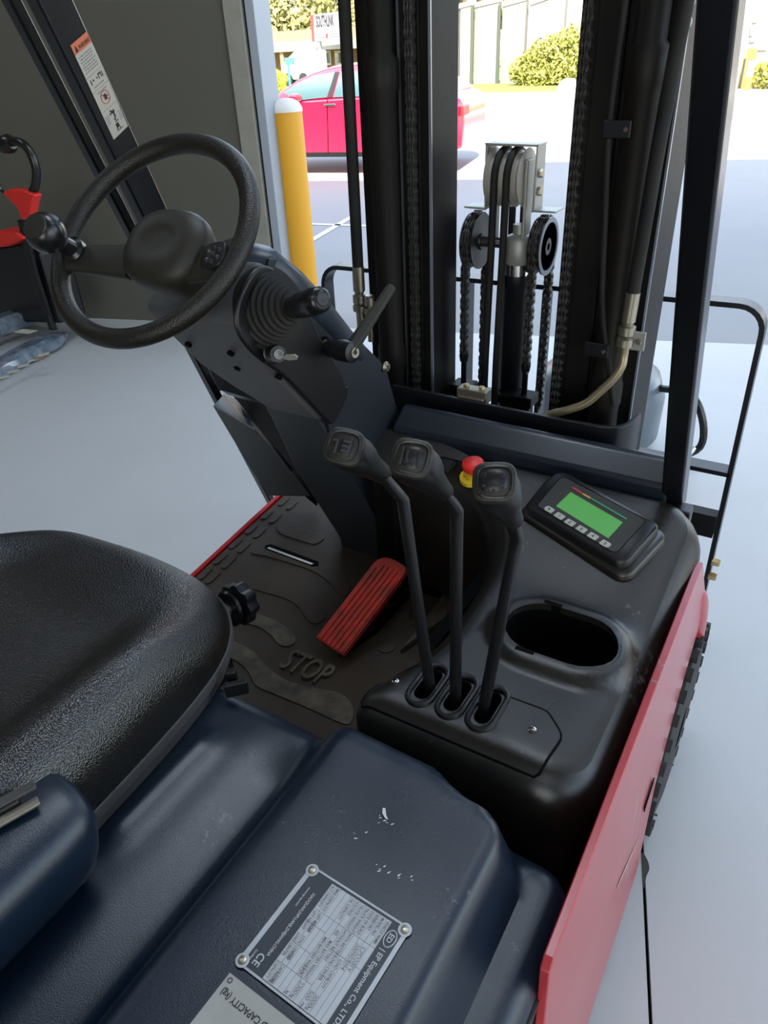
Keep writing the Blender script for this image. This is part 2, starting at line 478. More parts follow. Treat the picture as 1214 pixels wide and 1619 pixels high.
# jamb: beige inner angle, dark seal groove, pale outer frame
t3 = (SJ1 - SJ0)
obj('door_1_jamb', wgeo(SJ0, SJ0 + t3 * .62, -.02, .22, 0, ZO), jambm, None, bevel=.008, **S)
obj('door_1_groove', wgeo(SJ0 + t3 * .62, SJ0 + t3 * .70, .02, .22, 0, ZO), void, None, **S)
obj('door_1_frame', wgeo(SJ0 + t3 * .70, SJ1, -.01, .24, 0, ZO), jambw, None, bevel=.006, **S)
# ceiling with glowing panels added for cool reflections on hood and console
cg = G()
RL = [(-3.0, -2.0), (1.75, 4.6), (6.2, 7.0)]
ys = [(-8.6, -7.6), (-2.8, -1.05)]
xs_ = [SW0 - .2] + [a for q in RL for a in q] + [SW1 + .2]
for i in range(len(xs_) - 1):
    if i % 2 == 0: wbox(cg, xs_[i], xs_[i + 1], DB - .2, .22, ZC, ZC + .12)
    else:
        yy = [DB - .2] + [a for q in ys for a in q] + [.22]
        for j in range(0, len(yy), 2): wbox(cg, xs_[i], xs_[i + 1], yy[j], yy[j + 1], ZC, ZC + .12)
obj('ceiling', cg, ceilm, None, smooth=0, **S)
k = 1
for a, b in RL:
    for c, d in ys:
        obj('added_glow_%d' % k, wgeo(a, b, c, d, ZC + .03, ZC + .06), glow_sheet, None, smooth=0, **S); k += 1
# outside ground
def strip(name, y0, y1, z, m, th=.1):
    return obj(name, G().box(-70, 60, y0, y1, z - th, z), m, None, smooth=0, **S)
def ty(x): return WP.y + (x - WP.x) * WDIR.y / WDIR.x
obj('ground_apron', G().prism([(-70, ty(-70), -.004), (60, ty(60), -.004), (60, 18.5, -.004), (-70, 18.5, -.004)], (0, 0, -.1)), apron, None, smooth=0, **S)
strip('ground_road', 18.5, 25.1, -.01, road)
strip('trim_3', 25.1, 27.6, .07, whitep, .2)
strip('ground_verge', 27.6, 80, .06, grassm)
obj('ground_back', wgeo(-60, 60, -60, DB - .2, -.1, -.004), apron, None, smooth=0, **S)
obj('ground_side', wgeo(SW1 + .2, 60, DB - .2, 0, -.1, -.006), apron, None, smooth=0, **S)
obj('ground_side', wgeo(-60, SW0 - .2, DB - .2, 0, -.1, -.006), apron, None, smooth=0, **S)
# bay line marks painted on the apron
for i, (a, b) in enumerate((((487, 383), (552, 345)), ((487, 354), (545, 356)))):
    p, q = at(*a, 2, 0), at(*b, 2, 0); d = (q - p).normalized(); nn = V((-d.y, d.x, 0)) * .035
    p = p - d * .4; q = q + d * .3
    obj('trim_%d' % (4 + i), G().prism([p - nn, q - nn, q + nn, p + nn], (0, 0, .002)), whitep, None, smooth=0, **S)
# higher neighbouring volume of this building (casts the deeper shade on the right)
sstep = (at(835, 280, 2, 0) - WP).dot(WDIR) + 1.96
obj('wall_upper', wgeo(sstep, SW1, -6, .22, ZC + .12, 7.25), wallm, None, **S)

# ================================================================== OUTSIDE THINGS
p = at(485, 500, 2, 0)
bz = at(447, 168, 1, p.y).z
b = thing('bollard', (p.x, p.y, 0), 'yellow steel bollard with a white domed cap beside the door jamb', 'bollard')
obj('post', G().lathe([(.098, 0), (.098, bz - .03)], (p.x, p.y, 0), (0, 0, 1), 32), bollardm, b)
obj('cap', G().lathe([(.101, bz - .03), (.101, bz - .012), (.085, bz + .02), (.045, bz + .04), (0, bz + .045)], (p.x, p.y, 0), (0, 0, 1), 32), whitep, b)
obj('base_collar', G().lathe([(.13, 0), (.13, .012), (.1, .02)], (p.x, p.y, 0), (0, 0, 1), 32), bollardm, b)

# parked car
pa, pb = at(440, 250, 2, .24), at(570, 249, 2, .24)
cd = (pb - pa); cd.z = 0; cd.normalize(); cn = V((-cd.y, cd.x, 0))
def carp(px, py, inset=0):
    o = pa + cn * inset
    return at_plane(px, py, o, cn)
car = thing('car', (pa.x, pa.y, 0), 'glossy red saloon car parked side on beyond the yellow bollard', 'car')
CW = 1.82
low = [(372, 240), (368, 205), (384, 180), (402, 170), (424, 161), (470, 158), (545, 153), (640, 149), (706, 149), (727, 158), (732, 190), (727, 236), (700, 244), (420, 246)]
L0 = [carp(*q) for q in low]
cen = sum(L0, V()) / len(L0)
secs = []
for f, k in ((0, .96), (.06, 1), (.94, 1), (1, .96)):
    secs.append([cen + (q - cen) * k + cn * CW * f for q in L0])
obj('body', G().loft(secs), carred, car, bevel=.04, seg=3, smooth=60)
cab = [(424, 161), (443, 145), (464, 129), (488, 117), (512, 109), (541, 104), (570, 102), (610, 104), (655, 116), (690, 134), (708, 149), (640, 150), (545, 154), (470, 159)]
C0 = [carp(*q) for q in cab]; cc = sum(C0, V()) / len(C0)
secs = []
for f in (0, .14, .86, 1):
    e = .0 if f in (0, 1) else .03
    secs.append([q + cn * (CW * f) + cn * ((.16 if f < .5 else -.16) * max(0, (q.z - .95)) / .5) + V((0, 0, e * max(0, q.z - 1) * 2)) for q in C0])
obj('roof', G().loft(secs), carred, car, bevel=.03, seg=3, smooth=60)
for nm, poly in (('front_window', [(447, 147), (466, 133), (492, 120), (526, 114), (516, 154), (470, 159)]),
                 ('rear_window', [(534, 113.5), (570, 112), (612, 115), (604, 151), (560, 153), (526, 154)]),
                 ('quarter_window', [(618, 116), (650, 124), (668, 140), (610, 151)])):
    q0 = [carp(*q) for q in poly]
    q0 = [q + cn * (.16 * max(0, (q.z - .95)) / .5 - .012) for q in q0]
    obj(nm, G().prism(q0, cn * .02), glassm, car, smooth=0)
q0 = [carp(*q) for q in [(525, 114), (531, 114), (524, 154), (517, 154)]]; q0 = [q + cn * (.16 * max(0, (q.z - .95)) / .5 - .014) for q in q0]
obj('door_pillar', G().prism(q0, cn * .02), darkp, car, smooth=0)
obj('sill', G().prism([carp(410, 242), carp(700, 239), carp(700, 247), carp(410, 249)], cn * .06), darkp, car)
seam = G()
for a, b_ in (((517, 155), (519, 242)), ((603, 152), (606, 240)), ((452, 162), (456, 242))):
    u_, v_ = carp(*a), carp(*b_); seam.prism([u_ - cd * .006, u_ + cd * .006, v_ + cd * .006, v_ - cd * .006], -cn * .004)
obj('door_seam', seam, void, car)
for px in (500, 588):
    q = carp(px + 22, 166); obj('door_handle', G().obox(q - cn * .012, cd * .09, cn * .012, V((0, 0, .014))), chrome, car, bevel=.004)
q = carp(470, 157); obj('mirror', G().obox(q - cn * .09 + V((0, 0, .02)), cd * .07, cn * .1, V((0, 0, .05))), carred, car, bevel=.03)
for px in (415, 678):
    q = carp(px, 232); q.z = .33
    t_ = obj('wheel', G().lathe([(.33, 0), (.34, .02), (.34, .2), (.33, .22)], q - cn * .02, cn, 36), tyre, car)
    rim = G().lathe([(.22, 0), (.21, .02), (.08, .03), (0, .03)], q - cn * .045, cn, 30)
    obj('hub', rim, bracketm, t_)
q = carp(729, 176); obj('tail_lamp', G().obox(q + cn * .2 + cd * .01, cd * .02, cn * .2, V((0, 0, .06))), redpl, car, bevel=.01)

# precast boundary wall: separate panels between ribs
YW = 34.0
bw = thing('boundary_wall', (at(800, 136, 2, .06).x, YW, .06), 'pale precast panel wall with slim dark down pipes behind the verge', 'wall')
tops = [((640, 40), (726, 14)), ((727, 13), (746, 8)), ((750, 12), (789, 3)), ((794, 11), (833, 0)), ((837, 9), (896, -12))]
for i, (a, b_) in enumerate(tops):
    A, B = at(*a, 1, YW), at(*b_, 1, YW)
    g = G().prism([(A.x + .02, YW, .05), (B.x - .02, YW, .05), (B.x - .02, YW, B.z), (A.x + .02, YW, A.z)], (0, .3, 0))
    pn = obj('panel', g, panelm, bw)
    obj('coping', G().prism([(A.x, YW - .05, A.z), (B.x, YW - .05, B.z), (B.x, YW - .05, B.z + .16), (A.x, YW - .05, A.z + .16)], (0, .4, 0)), whitep, pn)
for px in (749, 791.5):
    B = at(px, 8, 1, YW)
    obj('down_pipe', G().tube([(B.x, YW - .09, .06), (B.x, YW - .09, B.z)], .07, 10), mat('pipe_dark', (.05, .06, .04), .6) if 'pipe_dark' not in MATS else MATS['pipe_dark'], bw)

def leaves(name, blobs, n, size, m, parent, seed=1, trunk=None, **kw):
    rnd = random.Random(seed); g = G()
    for c, r in blobs:
        for _ in range(n):
            d = V((rnd.gauss(0, 1), rnd.gauss(0, 1), rnd.gauss(0, 1))).normalized()
            p = V(c) + V((d.x * r[0], d.y * r[1], d.z * r[2])) * (rnd.random() ** .35)
            a = V((rnd.gauss(0, 1), rnd.gauss(0, 1), rnd.gauss(0, 1))).normalized(); b_ = a.orthogonal().normalized()
            s = size * rnd.uniform(.6, 1.3)
            g.add([p - a * s, p + b_ * s * .45, p + a * s, p - b_ * s * .45], [(0, 1, 2, 3)])
    return obj(name, g.mesh(name, 0, fix=False), m, parent, **kw)

# shrub
sh = at(880, 133, 2, .06); sh = V((sh.x, 32.2, .06)); sx = at(880, 100, 1, 32.2).x
sb = thing('shrub', (sx, 32.2, .06), 'bushy yellow green shrub at the foot of the pale wall', 'shrub')
bl = [((at(px, py, 1, 32.2).x, 32.2 + dy, max(.35, at(px, py, 1, 32.2).z)), (r, r * .8, r * .85)) for px, py, r, dy in
      ((828, 112, .6, 0), (850, 100, .8, .2), (872, 92, .95, 0), (895, 84, 1.0, .3), (915, 78, 1.1, 0), (905, 112, .85, -.3), (860, 120, .6, -.3), (930, 95, 1.2, .1))]
leaves('foliage', bl, 900, .10, leafm, sb, 3, kind='stuff')
st = G()
for i in range(7):
    x = sx + (i - 3) * .35; st.tube([(sx + (i - 3) * .12, 32.2, .06), (x, 32.2, .9), (x * 1.0 + .1, 32.3, 1.5)], [.05, .035, .015], 6)
obj('stem', st, barkm, sb)
rk = at(867, 150, 2, .07)
rg = G()
rg.loft([[(rk.x + math.cos(a) * r * .42, 28.0 + math.sin(a) * r * .3, .06 + h) for a in [2 * PI * k / 9 for k in range(9)]] for r, h in ((1, 0), (.9, .16), (.62, .32), (.3, .38))])
r_ = obj('rock', rg, whitep, None, smooth=60); r_['label'] = 'white painted boulder on the grass verge below the shrub'; r_['category'] = 'rock'

# building on the right with roller door
YB = 27.8
x0 = at(1182, 60, 1, YB).x; x1 = x0 + 14
hb = 6.5
fb = thing('garage_building', (x0 + 3, YB, .06), 'dark grey unit with a pale roller door behind the orange posts', 'building')
xr = at(1201, 30, 1, YB).x; zr = at(1201, 30, 1, YB).z
obj('wall', G().box(x0, xr, YB, YB + 4, .06, hb).box(xr + 4, x1, YB, YB + 4, .06, hb).box(xr, xr + 4, YB, YB + 4, .06, zr).box(xr, xr + 4, YB, YB + 4, zr + 3, hb), greyb, fb, smooth=0)
obj('roller_door', G().box(xr, xr + 4, YB + .1, YB + .2, zr, zr + 3), whitep, fb)
for a, b_, c, d in ((1185, 42, 1194, 57), (1185, 59, 1194, 67), (1195, 65, 1214, 80), (1190, 30, 1197, 36)):
    A, B = at(a, d, 1, YB - .03), at(c, b_, 1, YB - .03)
    obj('notice_board', G().box(A.x, B.x, YB - .04, YB, A.z, B.z), whitep, fb)
obj('drain_post', G().box(at(1180, 20, 1, YB - .2).x, at(1187, 20, 1, YB - .2).x, YB - .25, YB - .1, .06, hb), mat('cream_post', (.55, .45, .30), .7), fb)
for i, (px, dy) in enumerate(((1186, 0), (1181, .9))):
    P_ = at(px, 112, 1, 26.6 + dy); zt_ = at(px, 79, 1, 26.6 + dy).z
    o = thing('traffic_post', (P_.x, 26.6 + dy, .07), ['orange post with a white reflective band in front of grey unit', 'plain orange post just behind the banded one, half hidden by the pillar'][i], 'post', )
    obj('post', G().lathe([(.09, 0), (.09, zt_ - .07), (.05, zt_ - .03)], (P_.x, 26.6 + dy, .07), (0, 0, 1), 14), orange, o)
    if i == 0: obj('band', G().lathe([(.094, .35), (.094, .75)], (P_.x, 26.6 + dy, .07), (0, 0, 1), 14), whitep, o)
lx = at(1212, 105, 1, 27.2).x
o = thing('small_shrub', (lx, 27.2, .07), 'low green shrub by the wall of grey unit', 'shrub')
leaves('foliage', [((lx, 27.2, .42), (.5, .3, .35))], 500, .09, leafm, o, 9, kind='stuff')

# shop with a flat verandah on the left
YS = 40.0
def q3(px, py, y): return at(px, py, 1, y)
g0 = q3(400, 100, YS).x; g1 = q3(590, 100, YS).x
zt_, zb_ = q3(450, 66, YS).z, q3(450, 82, YS).z
shop = thing('shop_building', ((g0 + g1) / 2, YS, .06), 'tan shop with a flat verandah roof on posts beyond the red car', 'building')
obj('verandah_roof', G().box(g0 - 6, g1 + 2, YS, YS + 3.5, zb_, zt_), mat('fascia_grey', (.22, .21, .19), .7), shop)
obj('wall', G().box(g0 - 6, g1 + 2, YS + 3.5, YS + 9, .06, zt_ + .6), tilem, shop)
for px in (420, 446, 498, 508):
    x = q3(px, 90, YS + .2).x; obj('post', G().box(x - .13, x + .13, YS + .15, YS + .45, .06, zb_), whitep if px > 480 else tilem, shop)
for a, b_ in ((515, 522), (530, 540), (549, 556)):
    A, B = q3(a, 103, YS + 3.4), q3(b_, 80, YS + 3.4)
    wf = obj('window', G().box(A.x, B.x, YS + 3.4, YS + 3.5, A.z, B.z), whitep, shop)
    obj('pane', G().box(A.x + .1, B.x - .1, YS + 3.36, YS + 3.4, A.z + .1, B.z - .1), glassm, wf)
hs = thing('hillside_house', (q3(430, 40, 64).x, 64, .06), 'orange brick house with white parapets above the shop roof', 'building')
A, B = q3(380, 62, 64), q3(452, 36, 64)
obj('wall', G().box(A.x, B.x, 64, 70, .06, B.z), tilem, hs)
A2, B2 = q3(380, 40, 63.5), q3(500, 30, 63.5)
obj('parapet', G().box(A2.x, q3(455, 30, 63.5).x, 63.5, 64, A2.z, B2.z), whitep, hs)
A3, B3 = q3(452, 62, 62), q3(492, 28, 62)
obj('white_wing', G().box(A3.x, B3.x, 62, 68, .06, B3.z), whitep, hs)
# signboard
YG = 38.5
sg = thing('signboard', (q3(520, 60, YG).x, YG, .06), 'white signboard lettered SOUTHLINK with red left edge above the verandah', 'sign')
A, B, C_, D = q3(494, 66, YG), q3(545, 62, YG), q3(545, 17, YG), q3(491, 24, YG)
obj('board', G().prism([A, B, C_, D], (0, .15, 0)), mat('sign_white', (.26, .25, .28), .7), sg)
obj('red_edge', G().prism([A + V((0, -.02, 0)), q3(497, 65, YG - .02), q3(495, 23, YG - .02), D + V((0, -.02, 0))], (0, -.01, 0)), redpl, sg)
tg = G(); u_ = (B - A).normalized(); 
o_ = q3(500, 43, YG - .03); wd = (q3(531, 36, YG) - o_).length
text_geo(tg, 'SOUTHLINK', .72, o_, u_, V((0, 0, 1)), .01, sx=wd / (6.1 * .72))
obj('lettering', tg, ink, sg)
for a, b_, y in ((499, 511, 54), (521, 536, 52), (499, 513, 58.5), (521, 538, 56.5)):
    obj('small_print', G().prism([q3(a, y + .8, YG - .03), q3(b_, y + .4, YG - .03), q3(b_, y - .6, YG - .03), q3(a, y - .2, YG - .03)], (0, -.01, 0)), inkf, sg)
obj('red_mark', G().prism([q3(515, 60, YG - .03), q3(518, 60, YG - .03), q3(518, 53, YG - .03), q3(515, 53, YG - .03)], (0, -.01, 0)), inkr, sg)
for px in (500, 540):
    x = q3(px, 60, YG).x; obj('leg', G().box(x - .08, x + .08, YG + .2, YG + .36, .06, A.z + .5), bracketm, sg)
A, B = q3(451, 103, 35), q3(463, 91, 35)
o = obj('blue_sign', G().box(A.x, B.x, 35, 35.1, A.z, B.z).box(A.x + .1, A.x + .2, 35.02, 35.08, .06, A.z), bluesign, None, label='small blue sign on a post in front of the shop', category='sign')
A, B = q3(441, 118, 36), q3(482, 92, 36)
A.x += .2; B.x += .2
o = thing('white_van', ((A.x + B.x) / 2, 36.5, .06), 'white van parked under the verandah behind the red car', 'van')
obj('body', G().prism([(A.x, 36, .35), (B.x, 36, .35), (B.x, 36, 1.6), (A.x + .9, 36, 1.6), (A.x + .25, 36, 1.2), (A.x, 36, 1.0)], (0, 1.7, 0)), whitep, o, bevel=.06)
for x in (A.x + .4, B.x - .4): obj('wheel', G().lathe([(.3, 0), (.3, .2)], (x, 35.98, .36), (0, 1, 0), 20), tyre, o)
for i, (px, py, y, r) in enumerate(((432, 127, 30, .55), )):
    P_ = q3(px, py, y); o = thing('golden_shrub', (P_.x, y, .06), 'small bright yellow shrub by the jamb beyond the bollard', 'shrub')
    leaves('foliage', [((P_.x, y, max(.4, P_.z)), (r * 1.3, r, r * .8))], 700, .08, mat('gold_leaf', (.62, .50, .03), .6), o, 5, kind='stuff')
def tree(px, py, y, r, label, seed, grp=None):
    P_ = q3(px, py, y); o = thing('tree', (P_.x, y, .06), label, 'tree', grp)
    rnd = random.Random(seed)
    bl = [((P_.x + rnd.uniform(-1, 1) * r, y + rnd.uniform(-.6, .6) * r, P_.z + rnd.uniform(-.5, .5) * r), (r * .5, r * .5, r * .4)) for _ in range(9)]
    leaves('foliage', bl, 420, .28, leafd, o, seed, kind='stuff')
    g = G().tube([(P_.x, y, .06), (P_.x + .1, y, P_.z * .6), (P_.x, y, P_.z + r * .3)], [.35, .25, .1], 8)
    for k in range(4):
        a = k * 1.6; g.tube([(P_.x, y, P_.z * .7), (P_.x + math.cos(a) * r * .8, y + math.sin(a) * r * .5, P_.z + .3 * r)], [.14, .05], 6)
    obj('trunk', g, barkm, o)
tree(442, 50, 54, 3.0, 'olive brown tree right above the shop roof, next to the jamb', 21)
tree(520, -2, 84, 5.5, 'tall light green tree rising behind the signboard', 22)
tree(448, -5, 100, 5.0, 'thin branched tree against bright sky, left of the signboard', 23)
tree(760, -2, 54, 2.6, 'brown green tree peeping over the pale panel wall', 24)

# ---- floor standing things indoors, seen past the mast
pm_ = at(862, 640, 2, 0)
dr = thing('floor_cleaner', (-.80, 3.14, 0), 'grey rounded machine with curved chrome tube standing behind the mast', 'machine')
cx_, cy_ = -.80, 3.14
obj('drum', G().lathe([(.25, 0.02), (.28, .06), (.285, .24), (.25, .34), (.15, .40), (0, .42)], (cx_, cy_, 0), (0, 0, 1), 32), drumg, dr)
obj('top_ring', G().tube([(cx_ + math.cos(a) * .13, cy_ + math.sin(a) * .13, .50) for a in [2 * PI * k / 24 for k in range(24)]], .012, 8, closed=True), drumg, dr)
obj('hose', G().tube(smoothopen([(cx_ + .25, cy_, .3), (cx_ + .42, cy_ - .1, .32), (cx_ + .48, cy_ - .12, .12), (cx_ + .30, cy_ - .2, .04)], 8), .016, 8), glossp, dr)
obj('chrome_tube', G().tube(smoothopen([(cx_ + .2, cy_ - .2, .05), (cx_ + .38, cy_ - .28, .03), (cx_ + .46, cy_ - .14, .12)], 8), .012, 8), chrome, dr)
for a in (0, 2, 4): obj('caster', G().lathe([(.03, -.012), (.03, .012)], (cx_ + math.cos(a) * .2, cy_ + math.sin(a) * .2, .03), (1, 0, 0), 14), glossp, dr)

# ---- pallet truck on the left with a red handled tiller, wrapped forks
DP = 2.95                                                           # distance plane (y)
def pt(px, py, y=DP): return at(px, py, 1, y)
ptk = thing('pallet_truck', (pt(20, 500).x, 3.1, 0), 'black electric pallet truck with red tiller handle and film wrapped forks', 'pallet truck')
g = G(); P4 = [pt(-60, 400), pt(34, 384), pt(62, 400), pt(96, 512), pt(-60, 508)]
obj('body', g.prism(P4, (0, .22, 0)), paint, ptk, bevel=.02)
g = G().tube([pt(36, 386, DP - .02), pt(84, 520, DP - .02)], .009, 8); obj('body_edge', g, darkp, ptk)
obj('mast_tube', G().tube([pt(35, 350, DP - .06), pt(54, 430, DP - .03), pt(84, 520, DP)], .035, 14, flat=.6), darkp, ptk)
hd = obj('handle_loop', G().tube(smoothopen([pt(2, 228, DP - .1), pt(28, 224, DP - .1), pt(46, 238, DP - .1), pt(57, 268, DP - .1), pt(55, 296, DP - .1), pt(44, 312, DP - .1)], 8), .024, 12), glossp, ptk)
g = G(); Pq = [pt(a, b_, DP - .14) for a, b_ in ((2, 305), (14, 299), (36, 300), (54, 309), (50, 322), (47, 345), (33, 348), (27, 330), (16, 318))]
obj('red_handle_yoke', g.prism(Pq, (0, .06, 0)), redpl, ptk, bevel=.012, seg=3)
g = G(); Pq = [pt(a, b_, DP - .1) for a, b_ in ((-30, 372), (0, 364), (24, 367), (36, 378), (10, 391), (-30, 394))]
obj('red_hood_cap', g.prism(Pq, (0, .2, 0)), redpl, ptk, bevel=.02, seg=3)
obj('switch_pod', G().lathe([(.02, -.04), (.045, -.03), (.05, .03), (.03, .06)], pt(10, 228, DP - .1), (1, 0, .1), 16), glossp, ptk)
obj('cable', G().tube(smoothopen([pt(-10, 280), pt(2, 300), pt(8, 306)], 6), .01, 8), glossp, ptk)
# wrapped forks lying in front of it
e1, e2, e3, e4 = at(-60, 585, 2, .12), at(60, 520, 2, .12), at(105, 535, 2, .06), at(-60, 612, 2, .06)
wf = ptk
def fk(a, b_, w_, h, z):
    a, b_ = V(a), V(b_); d = (b_ - a).normalized(); nn = V((-d.y, d.x, 0)); rnd = random.Random(4); secs = []
    for k in range(22):
        t_ = k / 21; c = a.lerp(b_, t_); e = (1 - max(0, (t_ - .8) / .2) ** 2 * .65)
        secs.append([c + nn * (w_ * e * math.cos(q) * (1 + rnd.uniform(-.08, .08))) + V((0, 0, z + h * e * (max(-1, min(1, 1.3 * math.sin(q)))) + rnd.uniform(-.004, .004))) for q in [2 * PI * j / 12 for j in range(12)]])
    return G().loft(secs)
fa_ = obj('fork_arm', fk(at(-90, 640, 2, 0), at(106, 540, 2, 0), .09, .045, .05), wrapm, wf, smooth=30, label='fork arm wrapped in creased clear film')
obj('fork_arm', fk(at(-120, 590, 2, 0), at(70, 520, 2, 0), .09, .06, .12), wrapm, wf, smooth=30, label='fork arm wrapped in creased clear film')
q = at(40, 524, 2, .19); obj('paper_label', G().obox(q, V((.06, .01, 0)), V((0.0, .035, 0)), V((0, 0, .001))), label_w, fa_)
q = at(66, 566, 2, .12); obj('cardboard_chip', G().obox(q, V((.03, .012, 0)), V((0.0, .02, 0)), V((0, 0, .002))), tilem, fa_)
q = at(20, 584, 2, .11)
for i in range(5):
    u_ = at(5 + i * 16, 596 - i * 9, 2, .10); obj('tape_strip', G().obox(u_, V((.012, .03, 0)), V((.014, -.008, 0)), V((0, 0, .002))), label_w, fa_)
# ================================================================== THE FORKLIFT
fk_ = thing('forklift', (-.63, .6, 0), 'red and black electric forklift with steering wheel, three levers and mast', 'forklift')
F = fk_
# ---- chassis
g = G()
YZ = [(1.30, .10), (1.30, .55), (1.13, .835), (.385, .825), (.385, .40), (-.55, .40), (-.55, .10)]
def sx_(z): return -.058 - .019 * (z - .1) / .735
Po = [V((sx_(z), y, z)) for y, z in [(1.02, .10), (1.06, .34), (1.16, .46), (1.32, .55), (1.33, .62), (1.13, .835), (1.05, .837), (.395, .825), (.385, .815), (.385, .40), (-.55, .40), (-.55, .10)]]
g.prism(Po, (-.011, 0, 0))
sp = obj('side_panel', g, redside, F, bevel=.002, label='red painted side panel with scuffed edge')
# scrapes on the panel: raised paint flakes
g = G(); rnd = random.Random(2)
for a, b_ in (((1022, 1240), (998, 1350)), ((1012, 1262), (985, 1395)), ((1005, 1330), (975, 1405)), ((975, 1450), (935, 1600))):
    A, B = at(*a, 0, -.066), at(*b_, 0, -.066); n = 14; up_ = []
    for k in range(n + 1):
        c = A.lerp(B, k / n); c.x = sx_(c.z) + .0008; up_.append(c)
    for k in range(n):
        h = rnd.uniform(.004, .013); c0, c1 = up_[k], up_[k + 1]
        g.add([c0, c1, c1 + V((0, 0, h)), c0 + V((0, 0, h))], [(0, 1, 2, 3)])
obj('paint_scrape', g, label_w, sp, smooth=0, kind='stuff')
A = at(1030, 1258, 0, -.06); 
obj('edge_dent', G().obox((sx_(A.z) + .002, A.y, A.z), (0.001, 0, 0), (0, .028, .01), (0, -.004, .012)), void, sp, bevel=.004)
obj('chassis', G().box(-1.18, -.10, -.55, 1.40, .10, .47), redside, F, bevel=.01)
obj('rear_body', G().box(-1.10, -.080, -.60, .375, .47, .758), red, F, bevel=.02, seg=3)
obj('underframe', G().box(-1.05, -.12, .3, 1.28, .47, .485), void, F)
obj('fender', G().tube(smoothopen([(-.12, 1.20, .70), (-.088, 1.27, .66), (-.080, 1.33, .58), (-.078, 1.42, .42)], 6), .022, 12, flat=.9), redside, F)
obj('step_edge', G().prism([(-1.262, 1.46, .49), (-1.205, .94, .49), (-1.205, .94, .504), (-1.262, 1.46, .504)], (.012, 0, 0)), red, F)
obj('step_side', G().prism([(-1.255, 1.46, .12), (-1.198, .60, .12), (-1.198, .60, .49), (-1.255, 1.46, .49)], (.02, 0, 0)), red, F)
# drive wheel at the right
wc = V((-.056, 1.34, .225))
wh = obj('front_wheel', G().lathe([(.17, -.17), (.235, -.165), (.245, -.14), (.245, -.03), (.235, -.008), (.17, 0)], wc, (1, 0, 0), 48), tyre, F)
g = G()
for k in range(30):
    a = 2 * PI * k / 30; c = wc + V((-.045, math.cos(a) * .247, math.sin(a) * .247))
    g.obox(c, (.045, 0, 0), V((0, -math.sin(a), math.cos(a))) * .013, V((0, math.cos(a), math.sin(a))) * .008)
obj('tread_blocks', g, tyre, wh)
obj('wheel_hub', G().lathe([(.16, -.03), (.15, -.012), (.06, -.012), (.05, .0), (0, .0)], wc, (1, 0, 0), 30), paint, wh)
obj('front_wheel', G().lathe([(.17, 0), (.235, .008), (.245, .03), (.245, .14), (.235, .165), (.17, .17)], (-1.25, 1.36, .245), (1, 0, 0), 48), tyre, F)
obj('rear_wheel', G().lathe([(.12, 0), (.19, .008), (.2, .03), (.2, .14), (.12, .16)], (-.72, -.3, .2), (1, 0, 0), 40), tyre, F)

# ---- hood
def hood_z(x, y):
    z = .790
    ax_, ay_ = max(0, x + .205), max(0, y - .445)
    dd = .070 - math.hypot(ax_, ay_ * sm(-.36, -.20, x) * .9)
    sr = sm(-.47, -.395, x) * sm(0, .034, dd)
    z += .085 * sr
    z -= .0 * x
    z -= .012 * sm(-.42, -.60, -abs(x + .52)) * 0
    # shallow trough beside the seat and a raised rib
    z -= .016 * math.exp(-((x + .475) / .05) ** 2) * (1 - sm(.44, .53, y))
    z += .012 * math.exp(-((x + .60) / .02) ** 2) * sm(.25, .3, y) * (1 - sm(.44, .48, y))
    return z
hz = roundpoly([(-1.16, .565), (-1.16, -.60), (-.086, -.60), (-.086, .518), (-.40, .528), (-.47, .552)], [.07, .05, .05, .045, .03, .03])
molded('hood', hz, hood_z, .034, .62, hoodp, F, res=.009, nf=7)
obj('hood_lip', G().prism([(p.x, p.y, .755) for p in roundpoly([(-1.165, .58), (-1.165, -.605), (-.083, -.605), (-.083, .515)], .05)], (0, 0, -.012)), darkp, F)

# ---- console
edge_px = [(628, 1046), (690, 1000), (722, 960), (752, 915), (772, 868), (764, 822), (735, 785), (690, 760), (640, 742), (612, 735)]
EP = [at(a, b_, 2, .845) for a, b_ in edge_px]
EP = [V((q.x, q.y)) for q in smoothopen([V((q.x, q.y, 0)) for q in EP], 4)]
cz_out = roundpoly([(-.092, .62), (-.082, 1.215), (-.735, 1.215), (-.735, 1.10)], [.07, .09, .01, .01])
cz_rl = roundpoly([(-.60, 1.0), (-.455, .625), (-.092, .62)], [0, .07, 0])
# outline order: right-rear round corner, right side, front, dash left end, foot-well curve back to rear-left
def rr(p0, p1, p2, r): return roundpoly([p0, p1, p2], [0, r, 0])[1:-1]
e_start, e_end = EP[-1], EP[0]
cons = rr((-.455, .568), (-.090, .568), (-.082, 1.215), .075) + rr((-.09, .62), (-.082, 1.215), (-.7, 1.215), .08) + [V((-.72, 1.215)), V((-.72, 1.10))] + list(reversed(EP)) + rr(EP[0], (-.458, .568), (-.09, .568), .050)
def cons_top(x, y):
    z = .845
    t = max(0.0, y - .90); z += .24 * (t * t / (t + .06))                # rises to the dash
    # plateau carrying the display
    px_, py_ = -.268, 1.118
    dx, dy = (x - px_), (y - py_)
    a = math.radians(-31); u = dx * math.cos(a) + dy * math.sin(a); v_ = -dx * math.sin(a) + dy * math.cos(a)
    q = max(abs(u) / .125, abs(v_) / .075)
    # oval rim around the tray opening
    hx = max(0, abs((x - HC[0])) - HL); hy = y - HC[1]
    d = math.hypot(hx, hy)
    z += .013 * (1 - sm(HR + .012, HR + .032, d))
    # hand grip edge near foot well stays level, right shoulder falls a little
    z -= .02 * sm(-.17, -.07, x)
    return z
HC = (-.222, .822); HL = .028; HR = .056
hole = stadium(HC[0], HC[1], HL, HR, 0)
k0 = V((at(883, 745, 2, .9).x, at(883, 745, 2, .9).y))
